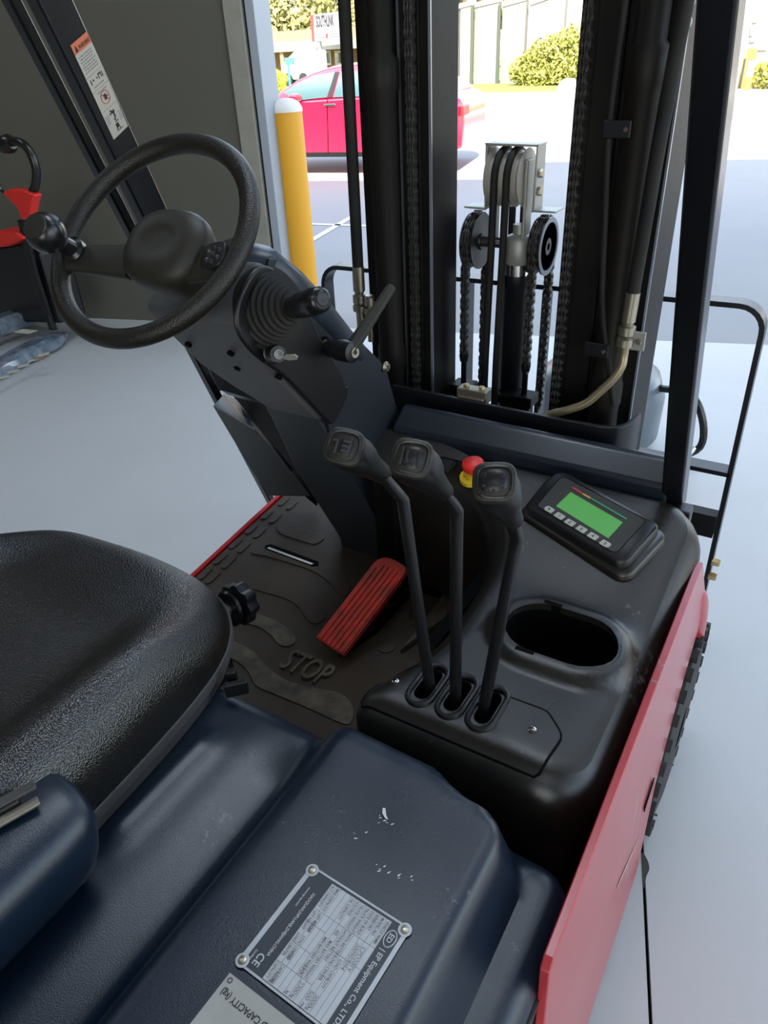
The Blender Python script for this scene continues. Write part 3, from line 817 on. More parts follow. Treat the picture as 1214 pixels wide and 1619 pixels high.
slots_px = [((652, 1095), (690, 1070)), ((697, 1120), (738, 1092)), ((742, 1140), (782, 1112))]
slots = []
for a, b_ in slots_px:
    A, B = at(*a, 2, .845), at(*b_, 2, .845); c = (A + B) / 2; slots.append((c, (B - A)))
SL = [(-.351, .648), (-.306, .648), (-.261, .648)]
slot_poly = [stadium(x, y, .019, .0115, PI / 2) for x, y in SL]
console = molded('console', cons, cons_top, .045, .56, plastic, F, holes=[hole] + [stadium(x, y + .002, .020, .013, PI / 2) for x, y in SL], res=.009, step=.010, hole_depth=.012, nf=8)
cons_c = resample(cons, .008)
def cons_surf(x, y):
    d = float(pdist(cons_c, x, y)); ins = bool(inside(cons_c, x, y)); r = .045
    if not ins: return cons_top(x, y) - r
    d = min(d, r); return cons_top(x, y) - r + math.sqrt(max(0, r * r - (r - d) ** 2))
# dark tray box below the oval opening, notches on its rim
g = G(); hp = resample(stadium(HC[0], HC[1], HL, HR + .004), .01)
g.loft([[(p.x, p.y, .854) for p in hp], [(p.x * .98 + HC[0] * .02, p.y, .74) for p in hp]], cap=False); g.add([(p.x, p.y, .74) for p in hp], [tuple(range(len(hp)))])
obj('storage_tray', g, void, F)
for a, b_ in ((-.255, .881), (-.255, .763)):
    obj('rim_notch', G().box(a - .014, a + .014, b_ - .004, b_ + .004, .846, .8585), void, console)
# black boxes inside so the foot well side is closed and painted dark
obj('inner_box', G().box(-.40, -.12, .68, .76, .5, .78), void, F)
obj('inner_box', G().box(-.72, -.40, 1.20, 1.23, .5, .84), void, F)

# lever plate: thin cover over rear shoulder with three slots
pp_ = [(-.418, .668), (-.305 + .0, .700), (-.20, .706), (-.168, .690), (-.158, .655), (-.165, .625), (-.43, .630)]
lp = roundpoly([(-.425, .583), (-.418, .655), (-.385, .676), (-.19, .680), (-.158, .650), (-.166, .583)], [.004, .02, .01, .016, .02, .004])
lever_plate = sheet('lever_plate', lp, cons_surf, .0022, .003, plastic, F, holes=slot_poly, res=.008)
for x, y in SL:
    ring = resample(stadium(x, y - .001, .023, .0175, PI / 2), .006)
    obj('slot_rim', G().tube([(p.x, p.y, cons_surf(p.x, p.y) + .003) for p in ring], .0042, 8, closed=True), darkp, lever_plate)
    obj('slot_boot', G().box(x - .011, x + .011, y - .03, y + .03, .80, .812), void, lever_plate)
for px, py in ((625, 1078), (841, 1158)):
    q = at(px, py, 2, .845 if px < 700 else .843); z = cons_surf(q.x, q.y) + .002
    sc = obj('screw', G().lathe([(.0055, 0), (.0052, .0025), (.003, .004), (0, .0042)], (q.x, q.y, z), (0, 0, 1), 14), chrome, lever_plate)
    obj('cross_recess', G().box(q.x - .003, q.x + .003, q.y - .0007, q.y + .0007, z + .0035, z + .0046).box(q.x - .0007, q.x + .0007, q.y - .003, q.y + .003, z + .0035, z + .0046), void, sc)
obj('plate_gap', G().tube([(p.x, p.y, cons_surf(p.x, p.y) + .0006) for p in resample(lp, .008)], .0022, 6, closed=True), void, console)
g = G()
for a, b_ in (((781, 1178), (792, 1182)), ((786, 1188), (790, 1176)), ((784, 1196), (792, 1210)), ((788, 1218), (797, 1224)), ((852, 1230), (854, 1232)), ((866, 1227), (868, 1229))):
    A, B = at(*a, 1, .615), at(*b_, 1, .615); g.tube([A, B], .0006, 4)
obj('scratch', g, galv, console)

# ---- levers
def superell(c, u, v_, a, b_, n=20, e=2.6):
    out = []
    for k in range(n):
        t_ = 2 * PI * k / n; cs, sn = math.cos(t_), math.sin(t_)
        out.append(c + u * a * abs(cs) ** (2 / e) * (1 if cs >= 0 else -1) + v_ * b_ * abs(sn) ** (2 / e) * (1 if sn >= 0 else -1))
    return out
lever_geo = [((680, 1090), (637, 790), .638, (598, 745), (556, 718)),
             ((720, 1100), (722, 806), .638, (695, 772), (660, 738)),
             ((763, 1125), (817, 850), .640, (808, 815), (787, 777))]
camo = V((0, 0, CAM_H))
for i, (b0, b1, yy, nk, kn) in enumerate(lever_geo):
    B0 = at(*b0, 1, yy + .008); B1 = at(*b1, 1, yy)
    # beyond the bend the lever leans back towards the driver
    N0 = at(*nk, 1, yy - .020); K0 = at(*kn, 1, yy - .072)
    B00 = B0 + (B0 - B1).normalized() * .05
    path = [B00, B0, B0.lerp(B1, .5), B1.lerp(B0, .05), B1, B1.lerp(N0, .3), N0, N0.lerp(K0, .3)]
    lv = obj('lever', G().tube(path, [.0085, .0085, .0082, .0082, .0084, .0084, .0075, .006], 14, up=(1, 0, 0), flat=.8), glossp, F, smooth=50)
    ax = (K0 - N0).normalized()
    vw = (camo - K0).normalized()
    side = ax.cross(V((0, -.5, .85))).normalized(); upv = side.cross(ax).normalized()
    L = (K0 - N0).length
    S_ = []; ks = .86 if i < 2 else .80
    for t_, a, b_, e in ((-.25, .010, .010, 2), (-.2, .0135, .0135, 2), (.0, .0145, .0145, 2), (.25, .0165, .016, 2.2), (.5, .0195, .018, 2.4), (.72, .0245, .021, 2.6), (.95, .0275, .0235, 2.8), (1.15, .0272, .0235, 2.8), (1.32, .0245, .021, 2.6), (1.43, .018, .0155, 2.4), (1.47, .009, .008, 2)):
        S_.append(superell(N0 + ax * L * t_, side, upv, a * ks, b_ * ks, 24, e))
    kb = obj('knob', G().loft(S_), darkp, lv, smooth=70, label='black rubber grip knob with embossed badge on top')
    # badge lies on the upper end of the knob
    bn = (ax * .50 + (camo - K0).normalized() * .62 + V((0, 0, .15))).normalized(); bc = N0 + ax * L * 1.12 + bn * .0195
    bu = (side - bn * side.dot(bn)).normalized(); bv = bn.cross(bu).normalized()
    bd = G().loft([superell(bc + bn * h, bu, bv, a, a * .95, 24, 3.4) for h, a in ((-.004, .0205), (.003, .0205), (.0048, .0190))])
    ob_ = obj('badge', bd, hubp, kb, smooth=50)
    g = G()
    for dx, dy, w_, h_ in ([(-.007, 0, .0012, .009), (-.003, .005, .004, .0012), (-.003, 0, .004, .0012), (-.003, -.005, .004, .0012), (.007, .002, .0012, .007), (.009, -.004, .003, .0012)],
                           [(-.008, 0, .0012, .008), (-.003, 0, .0012, .008), (.001, .004, .004, .0012), (.004, 0, .0012, .006), (.009, 0, .0012, .008)],
                           [(-.006, -.004, .006, .0012), (0, .0, .0012, .009), (.005, .004, .005, .0012), (.008, -.003, .0012, .005), (-.008, .003, .0012, .004)])[i]:
        g.obox(bc + bn * .0056 + bu * dx + bv * dy, bu * w_ * 1.15, bv * h_ * 1.1, bn * .0014)
    ringp = [bc + bn * .0048 + (q - bc) for q in superell(bc, bu, bv, .0160, .0152, 24, 3.2)]
    g.tube(ringp, .0012, 6, closed=True)
    obj('embossed_mark', g, glossp, kb, bevel=.0004)

# ---- display pod
dn = V((-.02, -.20, 1)).normalized(); dp0 = V((-.27, 1.12, .9035))
def dpt(px, py, h=0): return at_plane(px, py, dp0, dn) + dn * h
def dpoly(pts, h, r=.0, n=5):
    P_ = [dpt(*q) for q in pts]
    o = P_[0]; ex = (P_[1] - P_[0]).normalized(); ey = dn.cross(ex)
    q2 = [((p_ - o).dot(ex), (p_ - o).dot(ey)) for p_ in P_]
    if area(q2) < 0: q2.reverse()
    return [o + ex * a.x + ey * a.y + dn * h for a in (roundpoly(q2, r, n) if r else [V(q) for q in q2])]
pod = [(883, 744), (1046, 835), (986, 900), (829, 806)]
big = [(872, 738), (1060, 838), (990, 912), (818, 806)]
g = G().loft([dpoly(big, -.05, .022), dpoly(big, -.014, .022), dpoly([(876, 741), (1054, 837), (989, 908), (822, 806)], -.008, .02)])
obj('display_surround', g, plastic, F, smooth=60)
disp = obj('display', G().loft([dpoly(pod, -.02, .02), dpoly(pod, .004, .02), dpoly([(884, 747), (1042, 836), (985, 896), (833, 805)], .008, .018)]), darkp, F, smooth=50, label='black display unit with green screen and numbered keys')
ringp = dpoly([(888, 757), (1022, 828), (973, 882), (848, 806)], .0083, .010)
obj('bezel_groove', G().tube(ringp, .0006, 4, closed=True), void, disp)
obj('face_plate', G().prism(dpoly([(889, 758), (1021, 828.5), (973, 881), (849, 805)], .0078, .009), dn * .0006), hubp, disp)
obj('screen', G().prism(dpoly([(902, 784), (984, 832), (961, 857), (879, 806)], .0086), dn * .0006), lcd, disp)
for nm, m_, a, b_ in (('red_bar', lcd_r, (905, 776.5), (920, 786)), ('amber_bar', lcd_y, (921, 786.7), (933, 793.5)), ('green_bar', lcd_g, (934, 794), (990, 827))):
    A, B = dpt(*a, .0088), dpt(*b_, .0088); d = (B - A).normalized(); w_ = dn.cross(d) * .0016
    obj(nm, G().prism([A - w_, B - w_, B + w_, A + w_], dn * .0005), m_, disp)
bk = [(868, 811.5), (884.5, 822), (901, 832.5), (919, 843), (937, 854), (956.5, 866)]
ux = (dpt(940, 855) - dpt(884, 822)).normalized(); uy = dn.cross(ux).normalized()
if uy.y < 0: uy = -uy
for k, (px, py) in enumerate(bk):
    c = dpt(px, py, .0084); hw, hh = (.0088, .0062)
    rad = {0: [.002, .002, .002, .010], 5: [.002, .010, .002, .002]}.get(k, [.002] * 4)
    q2 = roundpoly([(-hw, -hh), (hw, -hh), (hw, hh), (-hw, hh)], {0: [.009, .002, .002, .004], 5: [.002, .009, .004, .002]}.get(k, .002))
    kb = obj('key', G().prism([c + ux * a.x + uy * a.y for a in q2], dn * .0016), btn, disp, bevel=.0005)
    g = G()
    if k == 0: g.lathe([(.002, 0), (.002, .0004)], c + dn * .0018, dn, 10)
    else: text_geo(g, str(k), .0085, c + dn * .0018 - uy * .003, ux, uy, .0003, 'CENTER')
    obj('key_mark', g, ink, kb)

# ---- emergency stop and rocker switch
q = at(746, 747, 2, .900); zz = cons_top(q.x, q.y); eo = V((q.x, q.y, zz)); en = V((0, -.25, 1)).normalized()
es = obj('emergency_stop', G().lathe([(.0235, -.006), (.0235, .003), (.022, .0035), (.010, .004)], eo, en, 32), yellow, F, label='red mushroom stop button on yellow disc')
obj('push_button', G().lathe([(.009, .004), (.010, .015), (.0205, .017), (.022, .023), (.0205, .029), (.014, .033), (0, .034)], eo + V((.0, .010, .002)), en, 32), redpl, es)
for k, (dx, dy) in enumerate(((-.012, -.012), (-.004, -.0175))):
    g = G(); text_geo(g, 'S' if k else 'P', .008, eo + en * .0042 + V((dx, dy, 0)), (.8, -.6, 0), (.6, .8, 0), .0003); obj('arrow_mark', g, ink, es)
q = at(704, 738, 2, .89); zz = cons_top(q.x, q.y)
sw = obj('switch_recess', G().obox((q.x, q.y, zz), (.016, 0, 0), (0, .022, 0), (0, 0, .0015)), darkp, F, bevel=.001)
obj('rocker', G().obox((q.x, q.y - .002, zz + .003), (.0125, 0, 0), (0, .017, .002), (0, 0, .002)), glossp, sw, bevel=.001)

# ---- dash beam, mast guard plate
obj('dash_beam', G().prism([(-.735, y, z) for y, z in ((1.208, .872), (1.275, .872), (1.275, .948), (1.258, .948), (1.208, .918))], (.57, 0, 0)), mat('beam_sheen_paint', (.012, .016, .024), .27), F, bevel=.008, seg=3, label='black square tube across the dash with a painted blue sheen')  # blue of the sky sheen is put into the base colour
obj('dash_beam_shelf', G().box(-.735, -.12, 1.20, 1.235, .80, .882), paint, F, bevel=.004)
gp = smoothopen([(-.80, 1.325, 0), (-.60, 1.318, 0), (-.40, 1.315, 0), (-.31, 1.322, 0), (-.278, 1.352, 0), (-.268, 1.41, 0)], 6)
g = G(); th = .011; secs = []
for i, p_ in enumerate(gp):
    t_ = (gp[min(i + 1, len(gp) - 1)] - gp[max(i - 1, 0)]).normalized(); n_ = V((-t_.y, t_.x, 0))
    e = 1.0
    secs.append([p_ + V((0, 0, .86)), p_ + n_ * th + V((0, 0, .86)), p_ + n_ * th + V((0, 0, .957)), p_ + V((0, 0, .957))])
guard = obj('mast_guard_plate', g.loft(secs), paint, F, bevel=.0025)
g = G(); o_ = at(690, 658, 1, 1.3165); text_geo(g, 'FVL2030007', .0135, (o_.x, 1.3172, o_.z - .004), (1, 0, 0), (0, 0, 1), .0004)
obj('stamped_number', g, mat('faded_red_ink', (.16, .03, .02), .6), guard)
q = at(752, 632, 1, 1.36)
ub = obj('hose_clamp_block', G().box(q.x - .035, q.x + .035, 1.335, 1.365, .945, .975).box(q.x - .03, q.x + .03, 1.33, 1.35, .93, .96), galv, F, bevel=.003)
for dx in (-.018, .018): obj('bolt', bolt_geo(G(), (q.x + dx, 1.35, .975), (0, 0, 1), .007, .006), brass, ub)

# ---- floor plate, mat
obj('floor_plate', G().prism([(-1.255, 1.46, .488), (-1.20, .60, .488), (-.44, .60, .488), (-.44, 1.46, .488)], (0, 0, -.02)), paint, F)
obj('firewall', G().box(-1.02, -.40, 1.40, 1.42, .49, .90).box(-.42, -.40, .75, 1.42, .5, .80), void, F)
# ================================================================== RUBBER MAT
ZM = .500
def mp(px, py, z=ZM): return at(px, py, 2, z)
fm = thing('floor_mat', (-.82, 1.0, .488), 'dusty black rubber floor mat embossed STOP in the foot well', 'mat')
mo = [(-1.243, 1.455), (-1.190, .93), (-1.14, .585), (-.43, .585), (-.43, 1.40), (-.98, 1.40)]
gmat = obj('mat_base', G().prism([(x, y, .489) for x, y in mo], (0, 0, .011)), matm, fm, bevel=.002)
A6 = [(449, 793), (423, 814), (398, 837), (373, 860), (349, 884), (324, 908)]
bar_me = None
for i, (px, py) in enumerate(A6):
    for j in (0, 1):
        q = mp(px + j * 13, py + j * 6)
        if bar_me is None:
            bar_me = G().prism([(p.x, p.y, 0) for p in stadium(0, 0, .019, .0085, PI / 2, 4)], (0, 0, .004)).mesh('tread_bar'); bar_me.materials.append(matm)
        rep('tread_bar', bar_me, Matrix.Translation((q.x, q.y, ZM)) @ Matrix.Rotation(.10, 4, 'Z'), fm)
def z6(x, y): return (280 + x / 2.335, 780 + y / 2.335)
def pad(name, pts, m_, h=.0035, z=ZM, par=fm):
    P_ = [mp(*z6(*q), z) for q in pts]; P_ = smoothclosed([V((q.x, q.y, z)) for q in P_], 6)
    return obj(name, G().prism(P_, (0, 0, h)), m_, par, bevel=.0015)
pad('raised_pad', [(372, 118), (400, 112), (480, 138), (535, 155), (540, 172), (510, 190), (470, 182), (380, 150)], matm)
pad('raised_pad', [(275, 224), (330, 235), (420, 262), (500, 290), (560, 330), (612, 385), (640, 350), (620, 300), (560, 262), (520, 275), (330, 190), (290, 200)], matm)
pad('raised_pad', [(262, 352), (300, 362), (400, 392), (450, 425), (480, 470), (515, 484), (548, 462), (540, 430), (500, 395), (430, 345), (340, 330), (270, 330)], matm)
pad('worn_pad', [(240, 480), (290, 492), (345, 525), (372, 558), (405, 568), (436, 552), (430, 520), (385, 485), (320, 455), (262, 448)], matd)
pad('worn_pad', [(180, 548), (225, 555), (285, 590), (330, 640), (400, 690), (500, 720), (600, 740), (650, 790), (640, 852), (590, 845), (470, 790), (360, 745), (290, 712), (262, 662), (215, 620), (170, 605)], matd)
for (x, y, r) in ((770, 566, 36), (886, 472, 30)):
    c, e = mp(*z6(x, y)), mp(*z6(x + r, y)); rr_ = (e - c).length
    obj('round_boss', G().lathe([(rr_, 0), (rr_, .003), (rr_ - .002, .004), (0, .004)], (c.x, c.y, ZM), (0, 0, 1), 28), matm, fm)
a_, b_ = mp(*z6(372, 644)), mp(*z6(566, 706)); g = G(); wd = (b_ - a_).length
text_geo(g, 'STOP', .085, V((a_.x, a_.y, ZM - .001)), (1, -.03, 0), (0, 1, 0), .009, sx=wd / .225)
obj('stop_lettering', g, matd, fm, bevel=.001)
a_, b_ = mp(*z6(335, 200)), mp(*z6(512, 266))
d = (b_ - a_).normalized(); n_ = V((-d.y, d.x, 0))
obj('slot', G().prism([p_ + V((0, 0, .001)) for p_ in [a_ - n_ * .012, b_ - n_ * .012, b_ + d * .008, b_ + n_ * .012, a_ + n_ * .012, a_ - d * .008]], (0, 0, .003)), void, fm)  # black sheet on the mat, painting the slot dark
obj('painted_slot_light', G().prism([a_ + d * .004 - n_ * .008 + V((0, 0, .004)), b_ - d * .01 - n_ * .008 + V((0, 0, .004)), b_ - d * .006 - n_ * .001 + V((0, 0, .004)), a_ + d * .006 - n_ * .001 + V((0, 0, .004))], (0, 0, .0005)), whitep, fm)  # white strip painted as the light seen through the slot
# black sheet painting the dark opening round the pedal, and the dusty side pad
def flat(name, pts, m_, z0, h, par, bevel=0):
    P_ = [mp(*z6(*q), z0) for q in pts]; return obj(name, G().prism(P_, (0, 0, h)), m_, par, bevel=bevel, smooth=0 if not bevel else 40)
flat('painted_pedal_gap', [(640, 430), (800, 335), (868, 372), (735, 520), (640, 585), (600, 608), (590, 560)], void, ZM, .0012, fm)
flat('cut_out_plate', [(722, 440), (798, 372), (830, 385), (730, 505), (640, 575), (632, 545)], darkp, ZM + .001, .003, fm, .001)
flat('side_pad', [(822, 598), (900, 500), (1008, 352), (1062, 310), (1122, 342), (1080, 410), (1000, 470), (925, 520)], matd, ZM + .002, .016, fm, .004)
for k in range(5):
    a_, b_ = (1052 + k * 17, 322 + k * 6), (985 + k * 17, 402 + k * 8)
    A, B = mp(*z6(*a_), ZM + .018), mp(*z6(*b_), ZM + .018); obj('ridge', G().tube([A, B], .0022, 6), matd, fm)

# ---- red pedal
PB = [mp(498, 1008, .535), mp(541, 1036, .535), mp(637, 890, .655), mp(602, 874, .655)]
pn = (PB[1] - PB[0]).cross(PB[3] - PB[0]).normalized()
if pn.z < 0: pn = -pn
ex = (PB[1] - PB[0]).normalized(); ey = (PB[3] - PB[0]); Lp = ey.length; ey.normalize(); wp = (PB[1] - PB[0]).length
ped = thing_p = None
q2 = roundpoly([(0, 0), (wp, 0), (wp, Lp), (0, Lp)], [.004, .004, .022, .03])
g = G().prism([PB[0] + ex * a.x + ey * a.y for a in q2], -pn * .014)
ped = obj('pedal', g, redped, F, bevel=.003, label='worn red ribbed foot pedal')
for k in range(6):
    x = wp * (.09 + .155 * k); e0, e1 = .004, Lp - (.02 if 0 < k < 5 else .035)
    g = G().prism([PB[0] + ex * a + ey * b_ for a, b_ in ((x, e0), (x + wp * .105, e0), (x + wp * .105, e1), (x, e1))], pn * .0035)
    obj('rib', g, redped, ped, bevel=.001)
rk_ = [(705, 447), (777, 352), (800, 362), (726, 462)]
P_ = [mp(*z6(*q), .53) for q in rk_]
obj('pedal_bracket', G().prism(P_, (0, 0, -.012)).prism([P_[0], P_[1], P_[1] + V((-.03, 0, -.0)), P_[0] + V((-.03, 0, 0))], (0, 0, -.01)), redped, ped, bevel=.001)
obj('pedal_arm', G().tube([PB[0].lerp(PB[2], .55) - pn * .01, PB[0].lerp(PB[2], .8) - pn * .06], .009, 8), darkp, ped)
q = mp(*z6(722, 486)); obj('cut_out_bolt', bolt_geo(G(), (q.x, q.y, ZM + .004), (0, 0, 1), .009, .003, 14), rubber, F)
q = mp(*z6(780, 420)); obj('pedal_spring_slot', G().prism([(p.x, p.y, ZM + .0045) for p in stadium(q.x, q.y, .012, .005, .9)], (0, 0, .001)), galv, F)

# ================================================================== STEERING COLUMN
def rows(R_):
    return [[V((xl, y0, z0)), V((xr, y0, z0)), V((xr, y1, z1)), V((xl, y1, z1))] for xl, xr, y0, z0, y1, z1 in R_]
obj('column_lower', G().loft(rows([(-.945, -.757, 1.275, .49, 1.31, .49), (-.945, -.757, 1.27, .53, 1.31, .53), (-.93, -.757, 1.11, .815, 1.29, .84), (-.885, -.757, 1.0, 1.0, 1.255, .95), (-.87, -.757, .95, 1.08, 1.19, 1.06)])), mat('column_grey', (.026, .032, .038), .5), F, bevel=.006, seg=3)
obj('column_cover', G().loft(rows([(-.868, -.752, .993, 1.018, 1.06, 1.045), (-.875, -.750, .975, 1.035, 1.08, 1.09), (-.905, -.750, .925, 1.09, 1.06, 1.15), (-.93, -.750, .881, 1.144, 1.02, 1.20), (-.945, -.752, .835, 1.215, .95, 1.285), (-.945, -.752, .800, 1.262, .88, 1.335)])), coverp, F, bevel=.012, seg=4)
g = G(); sp_ = [(.895, 1.335), (.925, 1.328), (.959, 1.292), (1.022, 1.231), (1.092, 1.153), (1.15, 1.112), (1.198, 1.067), (1.225, 1.03), (1.254, .948), (1.290, .858), (1.290, .50), (1.262, .50), (1.10, .815), (1.01, .985), (.985, 1.10), (.93, 1.19), (.87, 1.29)]
obj('column_side_plate', g.prism([(-.755, y, z) for y, z in sp_], (.006, 0, 0)), plate_b, F, bevel=.002)
obj('column_side_plate', G().prism([(-.90, y, z) for y, z in [(.895, 1.335), (.959, 1.292), (1.092, 1.153), (1.198, 1.067), (1.254, .948), (1.290, .858), (1.2, .86), (.98, 1.10), (.87, 1.29)]], (-.005, 0, 0)), plate_b, F, bevel=.002)
csec = []
for (y, z), w2, t2 in (((.878, 1.322), .06, .02), ((.90, 1.312), .086, .034), ((.95, 1.268), .093, .036), ((1.02, 1.20), .093, .036), ((1.08, 1.135), .092, .034), ((1.13, 1.09), .088, .03), ((1.15, 1.07), .06, .012)):
    csec.append(superell(V((-.833, y + .008, z + .010)), V((1, 0, 0)), V((0, .68, .73)), w2, t2, 28, 3.0))
obj('column_top_cover', G().loft(csec), mat('cover_painted_sheen', (.020, .028, .040), .38), F, smooth=70)  # lighter, bluer than the plates: sky highlight put into its colour
# moulded dark housing wrapped round the right of the cover, under the plate edge
hp_ = [(372, 470), (398, 425), (430, 425), (470, 470), (505, 540), (535, 590), (540, 630), (522, 668), (508, 662), (480, 632), (440, 592), (395, 560), (368, 520)]
P_ = smoothclosed([at(a, b_, 0, -.747) for a, b_ in hp_], 4)
obj('switch_housing', G().prism(P_, (.010, 0, 0)), darkp, F, bevel=.006, seg=3)
for px, py in ((297, 546), (364, 560), (375, 583), (440, 597)):
    d_ = at(px, py, 0, -.87 if px < 400 else -.80)
    nn = V((-.05, -.80, -.60)).normalized()
    o_ = at_plane(px, py, V((-.9, .881, 1.144)), V((0, -.78, -.63)).normalized())
    obj('screw_hole', G().lathe([(.006, -.004), (.006, .0012)], o_, V((0, -.78, -.63)), 14), void, F)
# bellows
bc = at(424, 488, 0, -.742); bt = at(474, 483, 0, -.665)
ax = (bt - bc).normalized(); L = (bt - bc).length; prof = []
for k in range(9):
    t_ = k / 9; r = .048 * (1 - t_) ** .9 + .016; prof += [(r, L * t_ * .9), (r * 1.0 - .0005, L * (t_ + .05) * .9), (r - .006, L * (t_ + .075) * .9)]
prof += [(.015, L * .92), (.0, L * .92)]
up_ = V((0, .62, -.78))
bl_ = obj('bellows', G().lathe([(.060, -.004)] + prof, bc, ax, 36, up=up_), rubber, F, smooth=60)
bl_.matrix_basis = Matrix.Identity(4)
sa, sb_ = at(455, 489, 0, -.69), at(508, 473, 0, -.60)
ax = (sb_ - sa).normalized(); L = (sb_ - sa).length
st_ = obj('direction_switch', G().lathe([(.011, -.02), (.013, .0), (.0155, .012), (.017, L * .35), (.0172, L * .36), (.0165, L * .37), (.0185, L * .42), (.0195, L * .8), (.018, L * .97), (.013, L * 1.02), (0, L * 1.03)], sa, ax, 28), glossp, F, smooth=50, label='glossy black stalk with rotary end cap')
obj('end_button', G().lathe([(.010, 0), (.009, .0015), (.004, .0018), (0, .001)], sa + ax * L * 1.02, ax, 20), darkp, st_)
# ignition lock (the key is its own thing)
kc = at(428, 557, 0, -.738); ke = at(440, 560, 0, -.700); ax = (ke - kc).normalized(); L = (ke - kc).length
lk = obj('ignition_lock', G().lathe([(.019, -.004), (.019, .006), (.0155, .008), (.0155, .014), (.013, .015), (.0125, L)], kc, ax, 28), darkp, F)
obj('lock_ring', G().lathe([(.0078, 0), (.0078, .003), (.005, .003), (0, .002)], kc + ax * L, ax, 20), chainm, lk)
k0_, k1_ = at(442, 566, 0, -.700), at(471, 564, 0, -.672)
ky = thing('ignition_key', k0_, 'small steel key left in the ignition lock', 'key')
d = (k1_ - k0_).normalized(); w_ = d.cross(V((0, -.6, .8))).cross(d).normalized(); n_ = d.cross(w_)
g = G(); Lk = (k1_ - k0_).length
pp2 = [(0, -.0035), (Lk * .3, -.0035), (Lk * .42, -.0065), (Lk * .9, -.006), (Lk, 0), (Lk * .9, .006), (Lk * .42, .0065), (Lk * .3, .0035), (0, .0035)]
obj('blade_and_bow', g.prism([k0_ + d * a + w_ * b_ - n_ * .001 for a, b_ in pp2], n_ * .002), bracketm, ky)
# tilt lock lever
ta, tb = at(512, 549, 0, -.745), at(558, 557, 0, -.675); ax = (tb - ta).normalized(); L = (tb - ta).length
obj('tilt_boss_hole', G().lathe([(.019, -.001), (.019, .002)], ta, (1, 0, 0), 20), void, F)
tl = obj('tilt_lever_hub', G().lathe([(.011, -.006), (.011, .012), (.0155, .014), (.0155, .03), (.018, .034), (.019, L * .75), (.0185, L), (.012, L + .003), (0, L + .003)], ta, ax, 24), darkp, F, smooth=50)
obj('washer', G().lathe([(.0135, .0), (.0135, .008)], ta - ax * .004, ax, 20), galv, tl)
obj('hex_screw', G().lathe([(.009, 0), (.009, .003), (.004, .003), (.004, .001), (0, .001)], tb + ax * .003, ax, 18), galv, tl)
h0, h1 = at(552, 556, 0, -.682), at(620, 452, 0, -.66)
d = (h1 - h0).normalized(); s_ = d.cross((camo - h0).normalized()).normalized(); n_ = s_.cross(d)
g = G().loft([[h0 + d * t_ + s_ * a * w2 + n_ * b_ * t2 for a, b_ in ((-1, -1), (1, -1), (1, .4), (.5, 1), (-.5, 1), (-1, .4))] for t_, w2, t2 in ((-.006, .0125, .012), (.03, .0115, .011), ((h1 - h0).length * .55, .0105, .008), ((h1 - h0).length * .57, .0098, .008), ((h1 - h0).length * .97, .0088, .006), ((h1 - h0).length, .005, .004))])
obj('tilt_lever', g, hubp, F, bevel=.0012, smooth=30, label='black tapered clamp handle')
# bolt on side plate, little latch
q = at(609, 580, 0, -.748)
sb2 = obj('plate_bolt', G().lathe([(.0115, 0), (.0115, .002), (.009, .004), (.008, .007), (.0045, .0075), (.004, .004), (0, .004)], q, (1, 0, 0), 20), galv, F)
q = at(541, 622, 0, -.746)
cr = obj('catch_recess', G().lathe([(.018, -.002), (.018, .0015)], q, (1, 0, 0), 6), void, F)
obj('catch', G().obox(q + V((.005, 0, .004)), (.004, 0, 0), (0, .007, -.002), (0, .003, .010)), darkp, cr, bevel=.002)
q = at(450, 668, 0, -.90); 
obj('side_bolt', G().lathe([(.008, 0), (.008, .006), (0, .007)], at(447, 672, 1, 1.12), (0, -1, 0), 14), galv, F)

# document pocket at the left and the dark gap behind
pk = [(337, 642), (352, 622), (392, 688), (410, 690), (448, 745), (462, 746), (470, 772), (425, 792)]
o1 = [at(337, 643, 0, -1.10), at(390, 690, 0, -1.045), at(400, 695, 0, -1.03), at(459, 746, 0, -.985), at(484, 784, 0, -.985), at(420, 778, 0, -1.10), at(378, 715, 0, -1.10)]
P_ = [at(337, 643, 1, 1.10), at(388, 672, 1, 1.14), at(402, 680, 1, 1.15), at(459, 747, 1, 1.24), at(488, 785, 1, 1.28), at(424, 784, 1, 1.22), at(385, 722, 1, 1.15)]
obj('document_pocket', G().prism(P_, (.0, .004, .002)), mat('pocket_grey', (.15, .155, .16), .5), F, bevel=.001, label='grey folded sheet metal pocket')
P_ = [at(337, 642, 1, 1.11), at(353, 624, 1, 1.16), at(372, 632, 1, 1.20), at(462, 742, 1, 1.30), at(459, 748, 1, 1.26), at(390, 675, 1, 1.15)]
obj('pocket_back', G().prism(P_, (0, .003, 0)), paint, F)
P_ = [at(352, 590, 1, 1.34), at(445, 640, 1, 1.34), at(510, 720, 1, 1.36), at(500, 800, 1, 1.38), at(470, 775, 1, 1.36), at(385, 660, 1, 1.34)]
obj('left_dash_panel', G().prism(P_, (0, .006, 0)), darkp, F)
obj('left_dash_tube', G().tube([at(358, 612, 1, 1.32), at(428, 632, 1, 1.32), at(520, 650, 1, 1.32)], .022, 4), paint, F, smooth=0)
obj('left_dash_bracket', G().prism([at(308, 562, 1, 1.33), at(345, 585, 1, 1.33), at(378, 600, 1, 1.33), at(345, 620, 1, 1.33)], (0, .004, 0)), plate_b, F)

